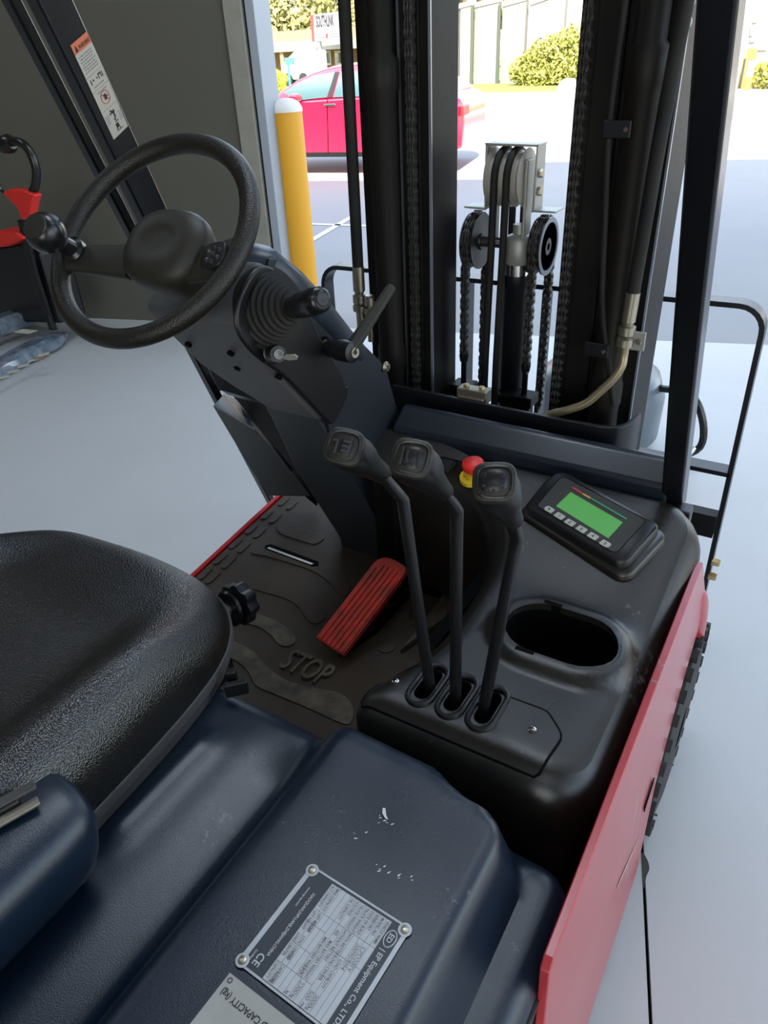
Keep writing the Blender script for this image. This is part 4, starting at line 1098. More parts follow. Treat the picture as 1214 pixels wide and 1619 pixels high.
# ================================================================== STEERING WHEEL
WC = V((-.873, .783, 1.379)); Wn = V((.061, -.923, 1.0)).normalized(); WR = .178
def wpx(px, py, h=0): return at_plane(px, py, WC, Wn) + Wn * h
eu = (wpx(400, 330) - WC).normalized(); ev = Wn.cross(eu)
sw_ = obj('steering_wheel', None if False else G().tube([WC + (eu * math.cos(a) + ev * math.sin(a)) * (WR - .0145) for a in [2 * PI * k / 96 for k in range(96)]], .0145, 18, closed=True, up=Wn), rimp, F, smooth=80, label='black moulded wheel rim with finger grips')
g = G()
for k in range(96):
    a = 2 * PI * k / 96
# finger grips along the inner side of the rim
for k in range(22):
    a = math.radians(40 + k * 6.2); c = WC + (eu * math.cos(a) + ev * math.sin(a)) * (WR - .0245); t_ = (-eu * math.sin(a) + ev * math.cos(a))
    g.tube([c - t_ * .009, c - t_ * .004, c + t_ * .004, c + t_ * .009], [.002, .0047, .0047, .002], 8)
obj('finger_grip', g, rimp, sw_, smooth=80)
HB = wpx(258, 388) - Wn * .012
# hub: dome pad with flattened sides, deep body behind
def ring_(c, ru, rv, h, e=2.4, n=32, rot=0.0):
    cu = eu * math.cos(rot) + ev * math.sin(rot); cv = -eu * math.sin(rot) + ev * math.cos(rot)
    return superell(c + Wn * h, cu, cv, ru, rv, n, e)
rot_ = math.atan2((wpx(330, 420) - wpx(180, 400)).dot(ev), (wpx(330, 420) - wpx(180, 400)).dot(eu))
hb_ = obj('hub_pad', G().loft([ring_(HB, .046, .046, -.075, 2.2, rot=rot_), ring_(HB, .062, .056, -.035, 2.4, rot=rot_), ring_(HB, .070, .062, -.004, 2.6, rot=rot_), ring_(HB, .069, .061, .010, 2.6, rot=rot_), ring_(HB, .062, .054, .020, 2.5, rot=rot_), ring_(HB, .048, .042, .0245, 2.3, rot=rot_), ring_(HB, .030, .026, .0262, 2, rot=rot_), ring_(HB, .028, .024, .0252, 2, rot=rot_), ring_(HB, .006, .006, .0252, 2, rot=rot_)]), hubp, sw_, smooth=60)
def spoke(a, b_, w0, w1, t0, t1, nm='spoke'):
    d = (b_ - a).normalized(); s = Wn.cross(d).normalized(); L = (b_ - a).length
    secs = []
    for f in (0, .12, .5, .88, 1.0):
        w_ = w0 + (w1 - w0) * sm(0, 1, f) + (.006 if f == 1.0 else 0); t_ = t0 + (t1 - t0) * f
        secs.append([p_ for p_ in superell(a + d * L * f, s, Wn, w_, t_, 20, 3.2)])
    return obj(nm, G().loft(secs), hubp, sw_, smooth=50)
A = wpx(198, 403, -.018); B = wpx(108, 408, -.002)
spoke(A, B, .028, .021, .011, .010)
A = wpx(292, 412, -.016); B = wpx(372, 404, -.002)
s2 = spoke(A, B, .026, .030, .011, .009)
# dotted grip pad on the right spoke
pc = wpx(343, 411, .0095); du = (B - A).normalized(); dv = Wn.cross(du).normalized()
gp_ = obj('grip_pad', G().loft([superell(pc + Wn * h, du, dv, a, a * .95, 24, 3.2) for h, a in ((-.006, .0215), (.0015, .0215), (.0025, .0205))]), darkp, sw_, smooth=50)
g = G()
for dx, dy in ((-.010, -.006), (-.010, .006), (0, -.011), (0, 0), (0, .011), (.010, -.006), (.010, .006)):
    g.lathe([(.0042, 0), (.0038, .0014), (.002, .0024), (0, .0027)], pc + Wn * .0022 + du * dx + dv * dy, Wn, 12)
obj('grip_dots', g, rimp, gp_, smooth=80)
# spinner knob
kb0 = wpx(122, 400, .008)
kb1 = at_plane(72, 368, kb0 + Wn * .058, Wn)
ax = (kb1 - kb0).normalized(); L = (kb1 - kb0).length
r0 = .0285
pr = [(.019, -.006), (.019, .004), (.0135, .008), (.0125, L * .45), (.015, L * .5), (.0165, L * .55)]
for k in range(1, 12):
    t_ = -1.0 + 1.72 * k / 11 
    pr.append((r0 * math.sqrt(max(.02, 1 - t_ * t_)), L + r0 * t_))
pr += [(r0 * .62, L + r0 * .75), (r0 * .56, L + r0 * .70), (0, L + r0 * .70)]
obj('knob_cap', G().lathe([(r0 * .66, 0), (r0 * .62, .0025), (r0 * .4, .0032), (0, .0034)], kb0 + ax * (L + r0 * .72), ax, 30), hubp, sw_, smooth=50)
sk = obj('spinner_knob', G().lathe(pr, kb0, ax, 36), glossp, sw_, smooth=40, label='glossy black ball shaped spinner knob')
obj('shaft_boot', G().loft([ring_(HB, .046, .046, -.07, 2.2), ring_(HB, .034, .034, -.10, 2), ring_(HB, .040, .040, -.105, 2), ring_(HB, .040, .040, -.16, 2)]), rubber, F, smooth=40)
for k in range(1): pass

# ================================================================== SEAT
SXc = -.885
so = [at(0, 808, 2, .88), at(120, 822, 2, .88), at(205, 858, 2, .88), at(275, 903, 2, .875), at(326, 942, 2, .87)]
so2 = [at(358, 1010, 2, .845), at(359, 1075, 2, .805), at(150, 1326, 2, .80), at(20, 1440, 2, .80)]
R_ = [V((-1.10, .672)), V((-.98, .69)), V((-.86, .69)), V((-.765, .672)), V((-.700, .63)), V((-.655, .56)), V((-.632, .46)), V((-.618, .30)), V((-.610, .10)), V((-.610, -.02)), V((-.70, -.08)),
      V((-.95, -.09)), V((-1.16, -.08)), V((-1.21, .0)), V((-1.21, .3)), V((-1.20, .5)), V((-1.17, .61))]
R_ = smoothclosed(R_[::-1], 5)
def seat_z(x, y):
    z = .930
    z += .034 * sm(.13, .24, abs(x - SXc)) * sm(.0, .1, y + .02) * (1 - sm(.38, .62, y) * .95)
    z -= .038 * sm(.42, .72, y)
    z += .006 * math.exp(-((x + .79) / .006) ** 2) * sm(.3, .5, y) * (1 - sm(.56, .6, y)) * 0
    return z
seat = molded('seat_cushion', R_, seat_z, .085, .832, vinyl, F, res=.016, nf=10, label='black vinyl seat cushion with raised side bolsters')
def off(poly, d):
    P_ = resample(poly, .02)
    if area(P_) < 0: P_.reverse()
    n = len(P_); out = []
    for i in range(n):
        t_ = (P_[(i + 1) % n] - P_[i - 1]).normalized(); out.append(P_[i] + V((-t_.y, t_.x)) * d)
    return out
for z0, z1, dd in ((.812, .832, -.002), (.789, .810, .005)):
    P_ = off(R_, dd)
    obj('seat_trim', G().loft([[(p.x, p.y, z0) for p in P_], [(p.x, p.y, z1) for p in P_]]), trimp, F, bevel=.003)
obj('seat_pan', G().box(-1.14, -.68, .02, .60, .755, .79), darkp, F)
bk_ = [superell(V((SXc, y, z)), V((1, 0, 0)), V((0, .93, .35)).normalized(), w2, .06, 32, 3) for y, z, w2 in ((-.10, .86, .20), (-.12, .95, .24), (-.17, 1.12, .25), (-.22, 1.28, .22), (-.25, 1.36, .16), (-.26, 1.39, .08))]
obj('backrest', G().loft(bk_), vinyl, F, smooth=60)
# arm rest / hip restraint at the lower left, boss and belt buckle
def arm_sec(y, s, dz=0): return superell(V((-.628, y, .862 + dz)), V((1, 0, 0)), V((0, .25, 1)).normalized(), .078 * s, .066 * s, 32, 2.7)
arm = obj('hip_restraint', G().loft([arm_sec(-.30, 1), arm_sec(.20, 1), arm_sec(.228, .985), arm_sec(.243, .94), arm_sec(.252, .85), arm_sec(.256, .65), arm_sec(.257, .2)]), hoodp, F, smooth=60)
q = at(88, 1252, 0, -.64)
obj('pivot_boss', G().lathe([(.022, -.03), (.022, .004), (.018, .012), (.008, .016), (0, .0165)], at(84, 1258, 0, -.668), (.35, .5, .6), 26), darkp, F, smooth=60)
b0, b1 = at(-30, 1292, 2, .936), at(46, 1250, 2, .936)
d = (b1 - b0).normalized(); s_ = V((-d.y, d.x, 0))
bu = obj('belt_buckle', G().obox(b0.lerp(b1, .35), d * (b1 - b0).length * .42, s_ * .011, V((0, 0, .006))), darkp, F, bevel=.004)
obj('buckle_tongue', G().obox(b0.lerp(b1, .75) - s_ * .002 + V((0, 0, .006)), d * .020, s_ * .006, V((0, 0, .0022))), chainm, bu, bevel=.001)
obj('buckle_tongue', G().obox(b0.lerp(b1, .60) - s_ * .018 + V((0, 0, -.002)), d * .024, s_ * .006, V((0, 0, .002))), galv, bu, bevel=.001)
# weight adjuster: fluted hand knob with spring plate
kc = at(378, 954, 1, .712); ax = V((.05, .97, -.22)).normalized()
g = G(); secs = []
u_ = ax.orthogonal().normalized(); v_ = ax.cross(u_)
for h, s in ((-.014, .80), (-.012, 1.0), (.010, 1.0), (.014, .92), (.0145, .5), (.0145, .05)):
    secs.append([kc + ax * h + (u_ * math.cos(a) + v_ * math.sin(a)) * .036 * s * (1 + .085 * math.cos(8 * a)) for a in [2 * PI * k / 64 for k in range(64)]])
ak = obj('seat_adjuster_knob', G().loft(secs), darkp, F, smooth=40, label='fluted black hand knob on front of seat')
obj('spring_plate', G().lathe([(.030, -.030), (.033, -.026), (.030, -.024), (.010, -.024)], kc, ax, 30), glossp, ak)
obj('adjuster_shaft', G().lathe([(.012, -.06), (.012, -.012)], kc, ax, 16), galv, ak)
q = at(374, 1088, 2, .812)
obj('slide_catch', G().obox(q, (.012, .012, 0), (-.003, .004, 0), (0, 0, .012)).obox(q + V((-.016, .01, .004)), (.006, .004, 0), (-.003, .005, 0), (0, 0, .016)), darkp, F, bevel=.002)

# ================================================================== PLATES ON THE HOOD
def hp3(px, py, z=.8765): return at(px, py, 2, z)
A, B, C_ = hp3(493, 1368), hp3(655, 1460), hp3(373, 1522)
ru = (C_ - A).normalized(); rv = (B - A).normalized(); rv = (rv - ru * rv.dot(ru)).normalized()     # ru: reading direction, rv: up
Lu = (C_ - A).length; Lv = (B - A).length
def pl(u, v_, h=0): return A + ru * (u * Lu) + rv * (v_ * Lv) + V((0, 0, h))
def prect(u0, u1, v0, v1, h0, h): return G().prism([pl(u0, v0, h0), pl(u1, v0, h0), pl(u1, v1, h0), pl(u0, v1, h0)], (0, 0, h))
dpl = obj('data_plate', prect(0, 1, 0, 1, 0, .001), plate_s, F, bevel=.0004, label='silver and navy riveted data plate')
obj('navy_field', prect(.02, .98, .045, .965, .001, .0002), plate_n, dpl, smooth=0)
obj('silver_table', prect(.045, .975, .25, .845, .0012, .0002), plate_s, dpl, smooth=0)
for u, v_ in ((.04, .035), (.96, .035), (.04, .965), (.96, .965)):
    obj('corner_pad', G().lathe([(.0068, .0011), (.0068, .0015), (0, .0015)], pl(u, v_), (0, 0, 1), 20), plate_s, dpl)
    obj('rivet', G().lathe([(.0045, .0015), (.004, .003), (.002, .0034), (.002, .0025), (0, .0025)], pl(u, v_), (0, 0, 1), 16), galv, dpl)
g = G(); text_geo(g, '| EP Equipment Co., LTD.', .0073, pl(.27, .885, .0013), ru, rv, .0002)
obj('maker_name', g, plate_s, dpl, smooth=0)
g = G(); c = pl(.17, .905, .0014)
g.tube([c + ru * .0085 * math.cos(a) + rv * .0055 * math.sin(a) for a in [2 * PI * k / 24 for k in range(24)]], .0006, 5, closed=True)
text_geo(g, 'ED', .0075, c - ru * .0052 - rv * .0026, ru, rv, .0002); obj('maker_mark', g, plate_s, dpl, smooth=0)
g = G(); text_geo(g, 'XIAOQUAN,DIPU,ANJI,ZHEJIANG,CHINA', .0044, pl(.20, .165, .0013), ru, rv, .0002, sx=.9)
text_geo(g, 'www.ep-ep.com', .0034, pl(.18, .105, .0013), ru, rv, .0002); obj('address_print', g, plate_s, dpl, smooth=0)
g = G(); text_geo(g, 'CE', .0105, pl(.83, .11, .0013), ru, rv, .0002); text_geo(g, 'Certified', .003, pl(.83, .07, .0013), ru, rv, .0002); obj('conformity_mark', g, plate_s, dpl, smooth=0)
g = G(); rowsv = [.25 + .595 * k / 12 for k in range(13)]
for v_ in rowsv: g.prism([pl(.045, v_, .0014), pl(.975, v_, .0014), pl(.975, v_ + .003, .0014), pl(.045, v_ + .003, .0014)], (0, 0, .00012))
for u, v0, v1 in ((.30, .25, .845), (.42, .25, .45), (.62, .25, .45), (.50, .55, .845), (.80, .25, .60), (.70, .60, .70)):
    g.prism([pl(u, v0, .0014), pl(u + .003, v0, .0014), pl(u + .003, v1, .0014), pl(u, v1, .0014)], (0, 0, .00012))
obj('table_rules', g, inkf, dpl, smooth=0)
g = G()
T = [('VEHICLE NAME', .05, 11), ('MODEL NO', .05, 10), ('SERIES NO', .05, 9), ('DATE OF BUILD', .05, 8), ('TRUCK WEIGHT WITH BATTERY', .05, 7), ('TRUCK WEIGHT WITHOUT BATTERY', .05, 6), ('VOLTAGE', .05, 5), ('OIL CAPACITY', .05, 4), ('MAX CAPACITY', .05, 1), ('ALT CAPACITY', .05, 0),
     ('LIFT HEIGHT', .31, 1), ('LIFT HEIGHT', .31, 0), ('MAX BATTERY WEIGHT', .44, 5), ('MIN BATTERY WEIGHT', .44, 4), ('LOAD CENTER', .53, 1), ('LOAD CENTER', .53, 0), ('LOAD CAPACITY', .52, 8), ('LOAD CENTER', .52, 7), ('CAPACITY', .80, 1), ('CAPACITY', .80, 0), ('kg', .93, 5), ('kg', .93, 4), ('kg', .93, 1), ('mm', .93, 7), ('kg', .93, 8)]
for s, u, r in T: text_geo(g, s, .0048, pl(u + .005, rowsv[r] + .013, .0015), ru, rv, .00015, sx=.78)
obj('table_print', g, inkf, dpl, smooth=0)
g = G()
for s, u, r in (('2000', .83, 8), ('500', .83, 7), ('200907094', .34, 9), ('2300', .82, 5), ('1100', .70, 4), ('48', .34, 5), ('4500', .38, 1), ('600', .68, 1), ('1500', .86, 1), ('CPD20TV', .34, 10)):
    text_geo(g, s, .0062, pl(u, rowsv[r] + .010, .0015), ru, rv, .00015)
obj('stamped_values', g, mat('stamp_grey', (.22, .22, .21), .6), dpl, smooth=0, kind='stuff')
# capacity plate behind it (reads the other way round)
A2 = A + ru * (Lu + .006) - rv * .002
def p2(a, b_, h=0): return A2 + rv * a + ru * b_ + V((0, 0, h))
cpn = obj('capacity_plate', G().prism([p2(0, 0), p2(Lv, 0), p2(Lv, .09), p2(0, .09)], (0, 0, .0012)), plate_n, F, bevel=.0004, label='off white rated capacity plate')
obj('white_field', G().prism([p2(.004, .004, .0012), p2(Lv - .004, .004, .0012), p2(Lv - .004, .086, .0012), p2(.004, .086, .0012)], (0, 0, .0003)), cap_pl, cpn, smooth=0)
g = G(); text_geo(g, 'RATED CAPACITY (kg)', .0088, p2(.080, .017, .0016), -rv, ru, .0002, sx=.82); 
text_geo(g, 'LOAD CENTER (mm)', .006, p2(.080, .075, .0016), -rv, ru, .0002, sx=.82)
obj('capacity_print', g, ink, cpn, smooth=0, kind='stuff')
g = G().tube([p2(.009 + .0022 * math.cos(a), .009 + .0022 * math.sin(a), .0017) for a in [2 * PI * k / 14 for k in range(14)]], .0004, 4, closed=True); obj('printed_hole', g, ink, cpn)
# scuffs on the hood
g = G(); rnd = random.Random(11)
for px, py, n, r in ((608, 1295, 7, 12), (600, 1370, 5, 14), (640, 1385, 4, 12), (570, 1320, 3, 14)):
    for _ in range(n):
        q = at(px + rnd.uniform(-r, r), py + rnd.uniform(-r, r) * .6, 2, .877); q.z = hood_z(q.x, q.y) + .0003; a = rnd.uniform(.3, 1.2); s = rnd.uniform(.0006, .0022)
        g.prism([q + V((math.cos(a), math.sin(a), 0)) * s * 1.8, q + V((-math.sin(a), math.cos(a), 0)) * s * .4, q - V((math.cos(a), math.sin(a), 0)) * s, q - V((-math.sin(a), math.cos(a), 0)) * s * .5], (0, 0, .0003))
q = at(608, 1288, 2, .877); g.prism([q + V((x_, y_, .0006)) for x_, y_ in ((-.006, .006), (-.003, .007), (.002, .0), (.007, -.004), (.003, -.004), (-.003, .0))], (0, 0, .0003))
obj('scuff_mark', g, whitep, F, smooth=0)

# ================================================================== OVERHEAD GUARD
def lean_y(z): return 1.235 - .50 * (z - .90)
LN = V((0, 1, .50)).normalized(); LP0 = V((0, 1.235, .90))
def onlean(px, py): return at_plane(px, py, LP0, LN)
def post(name, pb, pt, hx, hd, m_, ext=1.25, lab=None, bev=.005):
    a, b_ = onlean(*pb), onlean(*pt); d = (b_ - a); top = a + d * ext; dn_ = d.normalized()
    xx = V((1, 0, 0)); xx = (xx - dn_ * xx.dot(dn_)).normalized(); yy = dn_.cross(xx).normalized()
    if yy.y < 0: yy = -yy
    g = G().loft([[c - xx * hx - yy * hd, c + xx * hx - yy * hd, c + xx * hx + yy * hd, c - xx * hx + yy * hd] for c in (a, top)])
    kw = dict(label=lab) if lab else {}
    return obj(name, g, m_, F, bevel=bev, seg=3, **kw), a, top, xx, yy, dn_
post_p = mat('guard_post_paint', (.005, .0055, .007), .26, bump=.15, bscale=200)
pr_, ra, rt, *_ = post('guard_post', (1064, 800), (1141, 0), .0185, .022, post_p)
pl_, la, lt, xx, yy, dd_ = post('guard_post', (345, 560), (79, 0), .013, .030, post_p, lab='black post with warning label')
post('guard_post', (432, 800), (18, 0), .010, .011, post_p, bev=.004)
# roof of the guard, out of sight above: frame bars
tz = 2.05
g = G()
obj('guard_roof_bar', G().tube([rt, V((rt.x, rt.y - .1, tz)), V((rt.x, -.6, tz))], .02, 4), paint, F, smooth=0)
obj('guard_roof_bar', G().tube([lt, V((lt.x, lt.y - .1, tz)), V((lt.x, -.6, tz))], .02, 4), paint, F, smooth=0)
# warning label on the inner face of the left post
fx = la + xx * .0135
def onpost(px, py): return at_plane(px, py, la + xx * .0136, xx)
l0, l1, l2, l3 = onpost(111, 72), onpost(140, 57), onpost(204, 207), onpost(180, 219)
ld = ((l2 - l1) + (l3 - l0)).normalized(); lw = (l1 - l0); lw = (lw - ld * lw.dot(ld)); wl_ = lw.length; lw.normalize(); Ll = ((l2 - l1).length + (l3 - l0).length) / 2
def lq(u, v_, h=0): return l0 + lw * (u * wl_) + ld * (v_ * Ll) + xx * h
def lrect(u0, u1, v0, v1, h, t=.0003): return [lq(u0, v0, h), lq(u1, v0, h), lq(u1, v1, h), lq(u0, v1, h)]
wl_o = obj('warning_label', G().prism(lrect(0, 1, 0, 1, 0), xx * .0005), label_w, pl_, smooth=0)
obj('orange_header', G().prism(lrect(0, 1, 0, .10, .0005), xx * .0003), label_o, pl_, smooth=0)
g = G(); tri = [lq(.08, .085, .0009), lq(.26, .085, .0009), lq(.17, .02, .0009)]; g.prism(tri, xx * .0002)
text_geo(g, 'WARNING', .058 * Ll, lq(.30, .082, .0009), lw, -ld, .0002, sx=wl_ * .64 / (.058 * Ll * 4.6)); 
obj('header_lettering', g, ink, pl_, smooth=0)
g = G()
rnd = random.Random(8)
for r in range(7):
    u = .10 + .04 * (r % 2)
    while u < .82:
        w2 = rnd.uniform(.05, .16); g.prism(lrect(u, u + w2, .135 + r * .026, .145 + r * .026, .0006), xx * .0002); u += w2 + .04
for v_ in (.335, .485, .70):
    for k in range(9): g.prism(lrect(.04 + k * .105, .10 + k * .105, v_, v_ + .006, .0006), xx * .0002)
for r in range(2): g.prism(lrect(.2, .5, .45 + r * .065, .46 + r * .065, .0006), xx * .0002); g.prism(lrect(.55, .8, .45 + r * .065, .46 + r * .065, .0006), xx * .0002)
for r in range(5): g.prism(lrect(.78, .96, .80 + r * .02, .806 + r * .02, .0006), xx * .0002); g.prism(lrect(.05, .25, .76 + r * .02, .766 + r * .02, .0006), xx * .0002)
obj('label_print', g, inkf, pl_, smooth=0, kind='stuff')
g = G()
for u0, u1, v0, v1 in ((.14, .19, .37, .42), (.28, .34, .38, .40), (.5, .56, .385, .40), (.62, .80, .365, .38), (.62, .66, .38, .415), (.76, .80, .38, .415), (.84, .88, .365, .42),
                       (.45, .60, .565, .62), (.5, .7, .59, .60), (.42, .50, .735, .75), (.46, .66, .75, .775), (.54, .62, .77, .83), (.34, .44, .76, .775), (.48, .56, .83, .85),
                       (.42, .60, .885, .93), (.46, .66, .86, .87), (.58, .62, .93, .955), (.40, .46, .93, .95), (.36, .76, .958, .964)): g.prism(lrect(u0, u1, v0, v1, .0007), xx * .0002)
obj('pictogram', g, ink, pl_, smooth=0, kind='stuff')
g = G(); cc = lq(.52, .595, .0008); rad = wl_ * .24
g.tube([cc + lw * rad * math.cos(a) + ld * rad * math.sin(a) for a in [2 * PI * k / 28 for k in range(28)]], .0006, 4, closed=True)
g.tube([cc - (lw + ld * 1).normalized() * rad, cc + (lw + ld).normalized() * rad], .0006, 4)
obj('prohibition_ring', g, inkr, pl_)

# ================================================================== MAST
ZT = 2.35
def channel(xw, xo, y0, y1, t=.014):
    """upright C section: web at xw, flanges reaching to xo"""
    s = 1 if xo > xw else -1
    return [(xw, y0), (xo, y0), (xo, y0 + t), (xw + s * t, y0 + t), (xw + s * t, y1 - t), (xo, y1 - t), (xo, y1), (xw, y1)]
def rail(name, pts, z0, z1, m_=steel_k): return obj(name, G().prism([(x, y, z0) for x, y in pts], (0, 0, z1 - z0)), m_, F, bevel=.002)
ml = rail('outer_rail', channel(-.940, -.845, 1.47, 1.62), .12, ZT)
mr = rail('outer_rail', channel(-.302, -.40, 1.47, 1.62), .12, ZT)
m2 = rail('middle_rail', channel(-.842, -.800, 1.475, 1.60, .012), .14, ZT)
m3 = rail('middle_rail', channel(-.402, -.452, 1.47, 1.62, .012), .14, ZT)
m4 = rail('inner_rail', channel(-.775, -.822, 1.48, 1.60, .012), .16, ZT)
m5 = rail('inner_rail', channel(-.485, -.450, 1.48, 1.60, .012), .16, ZT)
obj('bright_edge', G().box(-.7805, -.7745, 1.476, 1.480, .5, ZT), bright_edge, m2)
obj('bright_edge', G().box(-.843, -.8395, 1.466, 1.472, .5, ZT), bright_edge, m2)
obj('bright_edge', G().box(-.3055, -.3015, 1.466, 1.472, .5, ZT), bright_edge, mr)
for x in (-.862, -.352):
    c_ = obj('side_lift_cylinder', G().lathe([(.030, 0), (.030, .55), (.033, .56), (.033, .60), (.030, .61), (.030, 1.12), (.034, 1.13), (.034, 1.18), (.026, 1.19), (.026, ZT - .4)], (x, 1.435, .4), (0, 0, 1), 28), mat('cylinder_paint', (.010, .0085, .007), .5, spec=.2, bump=.2, bscale=60) if 'cylinder_paint' not in MATS else MATS['cylinder_paint'], F, smooth=50)
# chains : every link a part of its chain
def link_mesh(name, wide, pitch, thick):
    g = G(); pts = []
    for s in (1, -1):
        for k in range(5):
            a = -PI / 2 + PI * k / 4; pts.append((s * math.sin(a) * wide / 2 * 1.0 * (1 if True else 1), s * (pitch / 2 + math.cos(a) * wide / 2)))
    P_ = [(x * 1.0, y) for x, y in pts]
    prof = [(wide / 2, -pitch / 2), (wide / 2 * .72, 0), (wide / 2, pitch / 2), (wide / 2 * .6, pitch / 2 + wide * .42), (-wide / 2 * .6, pitch / 2 + wide * .42), (-wide / 2, pitch / 2), (-wide / 2 * .72, 0), (-wide / 2, -pitch / 2), (-wide / 2 * .6, -pitch / 2 - wide * .42), (wide / 2 * .6, -pitch / 2 - wide * .42)]
    for y in (-thick * .5, -thick * .12, thick * .3):
        g.prism([(y, x, z) for x, z in prof], (thick * .2, 0, 0))
    for z in (-pitch / 2, pitch / 2):
        g.prism([(-thick * .62, wide * .22 * math.cos(a), z + wide * .22 * math.sin(a)) for a in [2 * PI * k / 6 for k in range(6)]], (thick * 1.24, 0, 0))
    me = g.mesh(name, 0); me.materials.append(chainm); return me
LK = link_mesh('chain_link', .019, .0155, .013)
LK2 = link_mesh('chain_link_wide', .017, .0155, .018)
def chain(path, me, step=.0185, label=None):
    """path: list of points; links laid along it"""
    P_ = [V(p_) for p_ in path]; L = [0]
    for a, b_ in zip(P_, P_[1:]): L.append(L[-1] + (b_ - a).length)
    par = None; n = int(L[-1] / step)
    o = bpy.data.objects.new('chain', None); 
    g = G(); g.tube(P_, .0035, 6)
    par = obj('chain', g, chainm, F, **({'label': label} if label else {}))
    j = 0
    for k in range(n):
        s = step * (k + .5)
        while L[j + 1] < s: j += 1
        t_ = (s - L[j]) / (L[j + 1] - L[j]); p_ = P_[j].lerp(P_[j + 1], t_); d = (P_[j + 1] - P_[j]).normalized()
        x = V((1, 0, 0)); y = d.cross(x).normalized() if abs(d.x) < .9 else V((0, 1, 0)); x = y.cross(d)
        M = Matrix.Identity(4)
        for i_, a in enumerate((x, y, d)):
            for q in range(3): M[q][i_] = a[q]
        M.translation = p_
        rep('link', me if k % 2 else LK, M, par)
chain([(-.812, 1.462, .86), (-.812, 1.462, 1.95)], LK2)
chain([(-.470, 1.478, .90), (-.470, 1.478, 1.95)], LK2)
# centre lift cylinder, cross head, chain wheels and hose pulleys
CX, CYl = -.642, 1.65
cyl = obj('centre_lift_cylinder', G().lathe([(.036, .45), (.036, 1.115), (.038, 1.12), (.038, 1.14), (.030, 1.142)], (CX, CYl, 0), (0, 0, 1), 32), paint, F, smooth=50)
obj('cylinder_gland', G().lathe([(.034, 1.14), (.034, 1.165), (.018, 1.166), (.018, 1.19)], (CX, CYl, 0), (0, 0, 1), 28), chrome, cyl)
obj('rod_head', G().lathe([(.030, 1.165), (.033, 1.17), (.033, 1.215), (.026, 1.225), (.015, 1.23), (.015, 1.25)], (CX, CYl, 0), (0, 0, 1), 24), bracketm, F)
wheel_x = (at(753, 385, 1, CYl).x, at(858, 385, 1, CYl).x)
zw = at(805, 385, 1, CYl).z
obj('wheel_axle', G().lathe([(.012, 0), (.012, wheel_x[1] - wheel_x[0] + .02)], (wheel_x[0] - .01, CYl, zw), (1, 0, 0), 14), chainm, F)
for x in wheel_x:
    s = 1 if x > CX else -1
    cw_ = obj('chain_wheel', G().lathe([(.018, -.017), (.020, -.013), (.052, -.013), (.062, -.014), (.062, -.010), (.050, -.008), (.050, .008), (.062, .010), (.062, .014), (.054, .015), (.040, .008), (.022, .008), (.018, .014), (.008, .014), (.006, .010), (0, .010)], (x, CYl, zw), (s, 0, 0), 40), darkp, F, smooth=35)
    obj('wheel_rim', G().lathe([(.0625, .0135), (.0625, .0155), (.052, .0158), (.052, .0135)], (x, CYl, zw), (s, 0, 0), 40), drumg, cw_)
    for i in range(1): pass
    arc = [(x, CYl - math.cos(a) * .058, zw + math.sin(a) * .058) for a in [PI * k / 12 for k in range(13)]]
    zb2 = .935 if s < 0 else .93
    chain([(x, CYl - .058, zb2), (x, CYl - .058, zw - .02)] + arc + [(x, CYl + .058, .78)], LK2)
    # anchor bolt and block on the driver's side
    ab = obj('chain_anchor', G().lathe([(.007, .80), (.007, .93), (.010, .93), (.012, .945), (.009, .955)], (x, CYl - .058, 0), (0, 0, 1), 12), steel_k, F)
    obj('anchor_block', G().box(x - .028, x + .028, CYl - .085, CYl - .03, .845, .872).box(x - .02, x + .02, CYl - .075, CYl - .04, .79, .845), steel_k, ab, bevel=.003)
obj('anchor_arm', G().box(wheel_x[0], wheel_x[1], CYl - .07, CYl - .035, .84, .862), steel_k, F, bevel=.003)
# hose pulley bracket
bx0, bx1 = at(773, 300, 1, CYl).x, at(853, 300, 1, CYl).x; bz0, bz1 = at(815, 330, 1, CYl).z, at(815, 226, 1, CYl).z
g = G(); t_ = .004; yb0, yb1 = CYl - .026, CYl + .026
br = obj('pulley_bracket', G().box(bx0, bx0 + t_, yb0, yb1, bz0, bz1).box(bx1 - t_, bx1, yb0, yb1, bz0, bz1).box(bx0, bx1, yb0, yb1, bz1 - t_, bz1).box(bx0 - .05, bx0 + t_, yb0, yb1, bz0, bz0 + t_).box(bx1 - t_, bx1 + .05, yb0, yb1, bz0, bz0 + t_), bracketm, F, bevel=.002, smooth=30, label='bare steel folded bracket')
obj('fork_yoke', G().box(bx0 + .012, bx0 + .020, CYl - .02, CYl + .02, bz0 - .07, bz1 - .03).box(bx1 - .030, bx1 - .022, CYl - .02, CYl + .02, bz0 - .07, bz1 - .03).box(bx0 + .012, bx1 - .022, CYl - .02, CYl + .02, bz0 - .076, bz0 - .068), bracketm, F, bevel=.003)
obj('yoke_bolt', bolt_geo(G(), (CX + .005, CYl, bz0 - .068), (0, 0, 1), .010, .016), chainm, F)
zp = bz1 - .068
for k, x in enumerate((bx0 + .021, bx0 + .050, bx0 + .079)):
    obj('nylon_pulley', G().lathe([(.006, -.012), (.055, -.012), (.060, -.010), (.050, -.003), (.050, .003), (.060, .010), (.055, .012), (.006, .012)], (x, CYl, zp), (1, 0, 0), 40), pulleym, F, smooth=35)
for dz in (.012, -.024):
    obj('bracket_bolt', bolt_geo(G(), (bx1, CYl - .012, zp + dz), (1, 0, 0), .009, .010), galv, F)
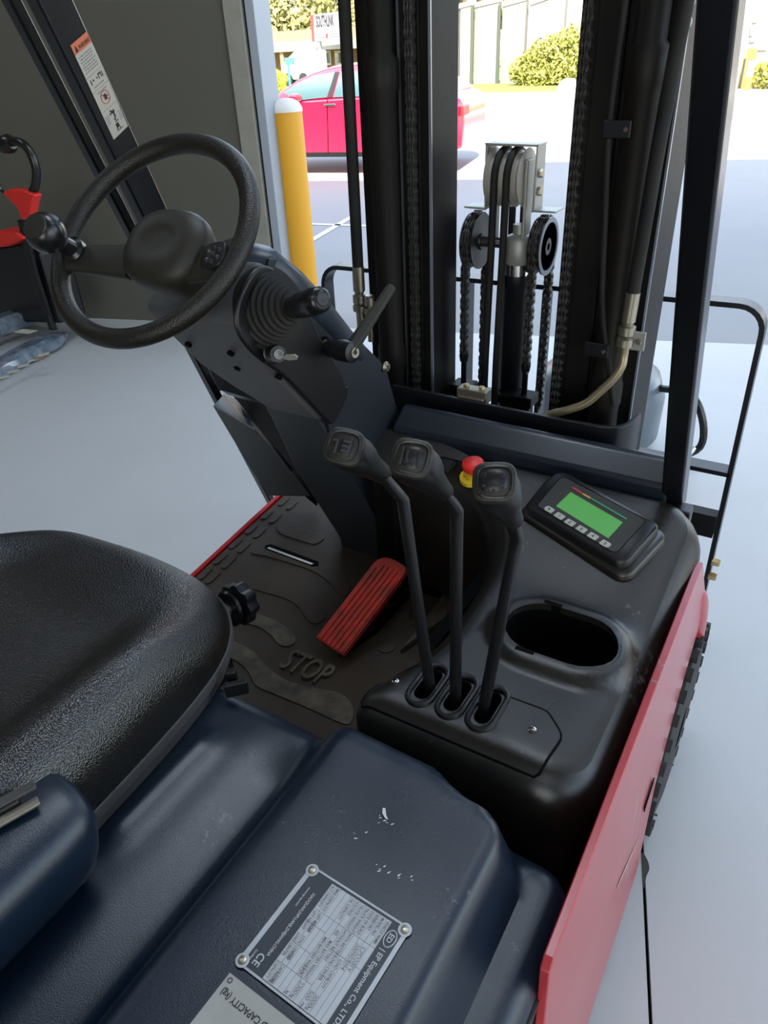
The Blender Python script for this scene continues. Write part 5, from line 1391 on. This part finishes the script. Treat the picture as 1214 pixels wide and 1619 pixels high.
for k, x in enumerate((bx0 + .036, bx0 + .064)):
    arc = [(x, CYl - math.cos(a) * .056, zp + math.sin(a) * .056) for a in [PI * q / 12 for q in range(13)]]
    obj('lift_hose', G().tube([(x + .0, CYl - .075, .70), (x, CYl - .072, .95), (x, CYl - .060, 1.2)] + arc + [(x, CYl + .056, .9)], .0085, 10), rubber, F, smooth=60)
# hoses and rigid pipes on the mast
hp0, hp1 = at(544, 0, 1, 1.41), at(566, 424, 1, 1.41)
obj('hose', G().tube([hp1, hp1.lerp(hp0, .3), hp1.lerp(hp0, .7), hp0 + (hp0 - hp1) * .5], .0125, 14), rubber, F, smooth=60)
o_ = obj('hose_fitting', G().lathe([(.0135, 0), (.0135, .055), (.011, .056), (.010, .062), (.0155, .064), (.0155, .082), (.011, .084), (.0165, .088), (.0165, .10), (.010, .102), (.009, .16)], hp1 + V((0, 0, .004)), (hp1 - hp0), 12), galv, F)
obj('hose_fitting', G().lathe([(.0095, .062), (.013, .066), (.013, .084), (.009, .088), (.014, .092), (.014, .104), (.007, .106), (.007, .17)], hp1 + V((.026, 0, .004)), (hp1 - hp0), 12), galv, F)
q = at(580, 500, 1, 1.43); obj('fitting_tab', G().box(q.x - .01, q.x + .014, 1.425, 1.44, q.z - .012, q.z + .012), galv, o_, bevel=.002)
hr0, hr1 = at(1085, 0, 1, 1.40), at(1001, 462, 1, 1.40)
hm = at(1043, 220, 1, 1.40)
obj('hose', G().tube(smoothopen([hr1, hr1.lerp(hm, .5), hm, hr0, hr0 + (hr0 - hm) * .5], 6), .0125, 14), rubber, F, smooth=60)
d = at(990, 525, 1, 1.40) - hr1
fr = obj('hose_fitting', G().lathe([(.0135, 0), (.0135, .055), (.011, .056), (.010, .062), (.0165, .064), (.0165, .080), (.011, .082), (.0175, .088), (.0175, .102), (.010, .104)], hr1, d, 12), galv, F)
pj = [at(989, 540, 1, 1.395), at(986, 562, 1, 1.395), at(982, 580, 1, 1.39), at(968, 600, 1, 1.385), at(945, 622, 1, 1.38), at(925, 638, 1, 1.375), at(898, 648, 1, 1.37), at(868, 656, 1, 1.365), at(850, 664, 1, 1.36)]
obj('hydraulic_pipe', G().tube(smoothopen(pj, 5), .0085, 14), pipem, F, smooth=70)
q = at(1009, 539, 1, 1.41); ob2 = obj('pipe_bracket', G().box(q.x - .014, q.x + .013, 1.405, 1.412, q.z - .018, q.z + .018), bracketm, F, bevel=.001)
obj('bracket_bolt', bolt_geo(G(), (q.x + .002, 1.405, q.z), (0, -1, 0), .006, .005), galv, ob2)
# thin tube and its clamps on the right cylinder
tp = [at(988, 0, 1, 1.40), at(972, 120, 1, 1.40), at(962, 215, 1, 1.40), at(957, 330, 1, 1.40), at(952, 480, 1, 1.40), at(960, 560, 1, 1.40), at(970, 640, 1, 1.40)]
obj('bleed_tube', G().tube(smoothopen([tp[0] + (tp[0] - tp[1])] + tp, 5), .006, 10), rubber, F, smooth=70)
for (px, py) in ((978, 204), (945, 552)):
    q = at(px, py, 1, 1.40); cl = obj('tube_clamp', G().box(q.x - .025, q.x + .022, 1.392, 1.398, q.z - .014, q.z + .014), paint, F, bevel=.002)
    obj('clamp_screw', bolt_geo(G(), (q.x + .014, 1.392, q.z), (0, -1, 0), .004, .004), barkm, cl)
# roller bolts high on the right outer rail
for px, py in ((1083, 35), (1088, 2)):
    q = at(px, py, 1, 1.47); rb = obj('rail_slot_bolt', G().lathe([(.011, 0), (.011, .006), (.007, .010), (0, .010)], q, (.1, -1, 0), 18), bracketm, F)
    obj('bolt_tip', G().lathe([(.004, .009), (.004, .013)], q, (.1, -1, 0), 10), inkr, rb)
obj('lower_tie', G().box(-.965, -.275, 1.50, 1.56, .20, .32), steel_k, F)
# ---- load backrest
YBk = 1.95
def flatbar(path, closed=False, hw=.0065, hd=.026, name='backrest_frame', lab=None):
    P_ = [V(p_) for p_ in path]; secs = []
    for i, p_ in enumerate(P_):
        a = P_[max(i - 1, 0)]; b_ = P_[min(i + 1, len(P_) - 1)]; t_ = (b_ - a).normalized(); n_ = V((0, 1, 0)).cross(t_).normalized()
        secs.append([p_ + n_ * s * hw + V((0, 1, 0)) * q * hd for s, q in ((-1, -1), (1, -1), (1, 1), (-1, 1))])
    return obj(name, G().loft(secs), paint, F, bevel=.001, **({'label': lab} if lab else {}))
bl0, br0 = -1.405, -.122; zt0 = 1.025
arcL = [(bl0 + .06 - .06 * math.cos(a), YBk, zt0 - .06 + .06 * math.sin(a)) for a in [PI / 2 * k / 6 for k in range(7)]]
arcR = [(br0 - .06 + .06 * math.sin(a), YBk, zt0 - .045 + .06 * math.cos(a)) for a in [PI / 2 * k / 6 for k in range(7)]]
flatbar([(bl0, YBk, .12)] + arcL + arcR + [(br0 + .01, YBk, .12)], lab='black flat bar hoop of the load backrest')
for x in (-.905, -.668): flatbar([(x, YBk, .12), (x, YBk, zt0 - .005)], name='backrest_upright')
flatbar([(-.668, YBk, .59), (br0 + .005, YBk, .59)], name='backrest_crossbar')
flatbar([(bl0, YBk, .59), (-.905, YBk, .59)], name='backrest_crossbar')
obj('fork_carriage', G().box(bl0, br0, 1.90, 1.94, .12, .20).box(bl0, br0, 1.90, 1.94, .40, .47), steel_k, F)
for px, py in ((1128, 888), (1126, 911)):
    q = at(px, py, 1, 1.93); obj('backrest_bolt', bolt_geo(G(), (br0 + .012, 1.93, q.z), (1, 0, 0), .013, .022), brass, F)
for x in (-.95, -.50):
    obj('fork', G().box(x - .05, x + .05, 1.96, 2.78, .05, .085).box(x - .05, x + .05, 1.945, 1.985, .05, .5), steel_k, F, bevel=.004)
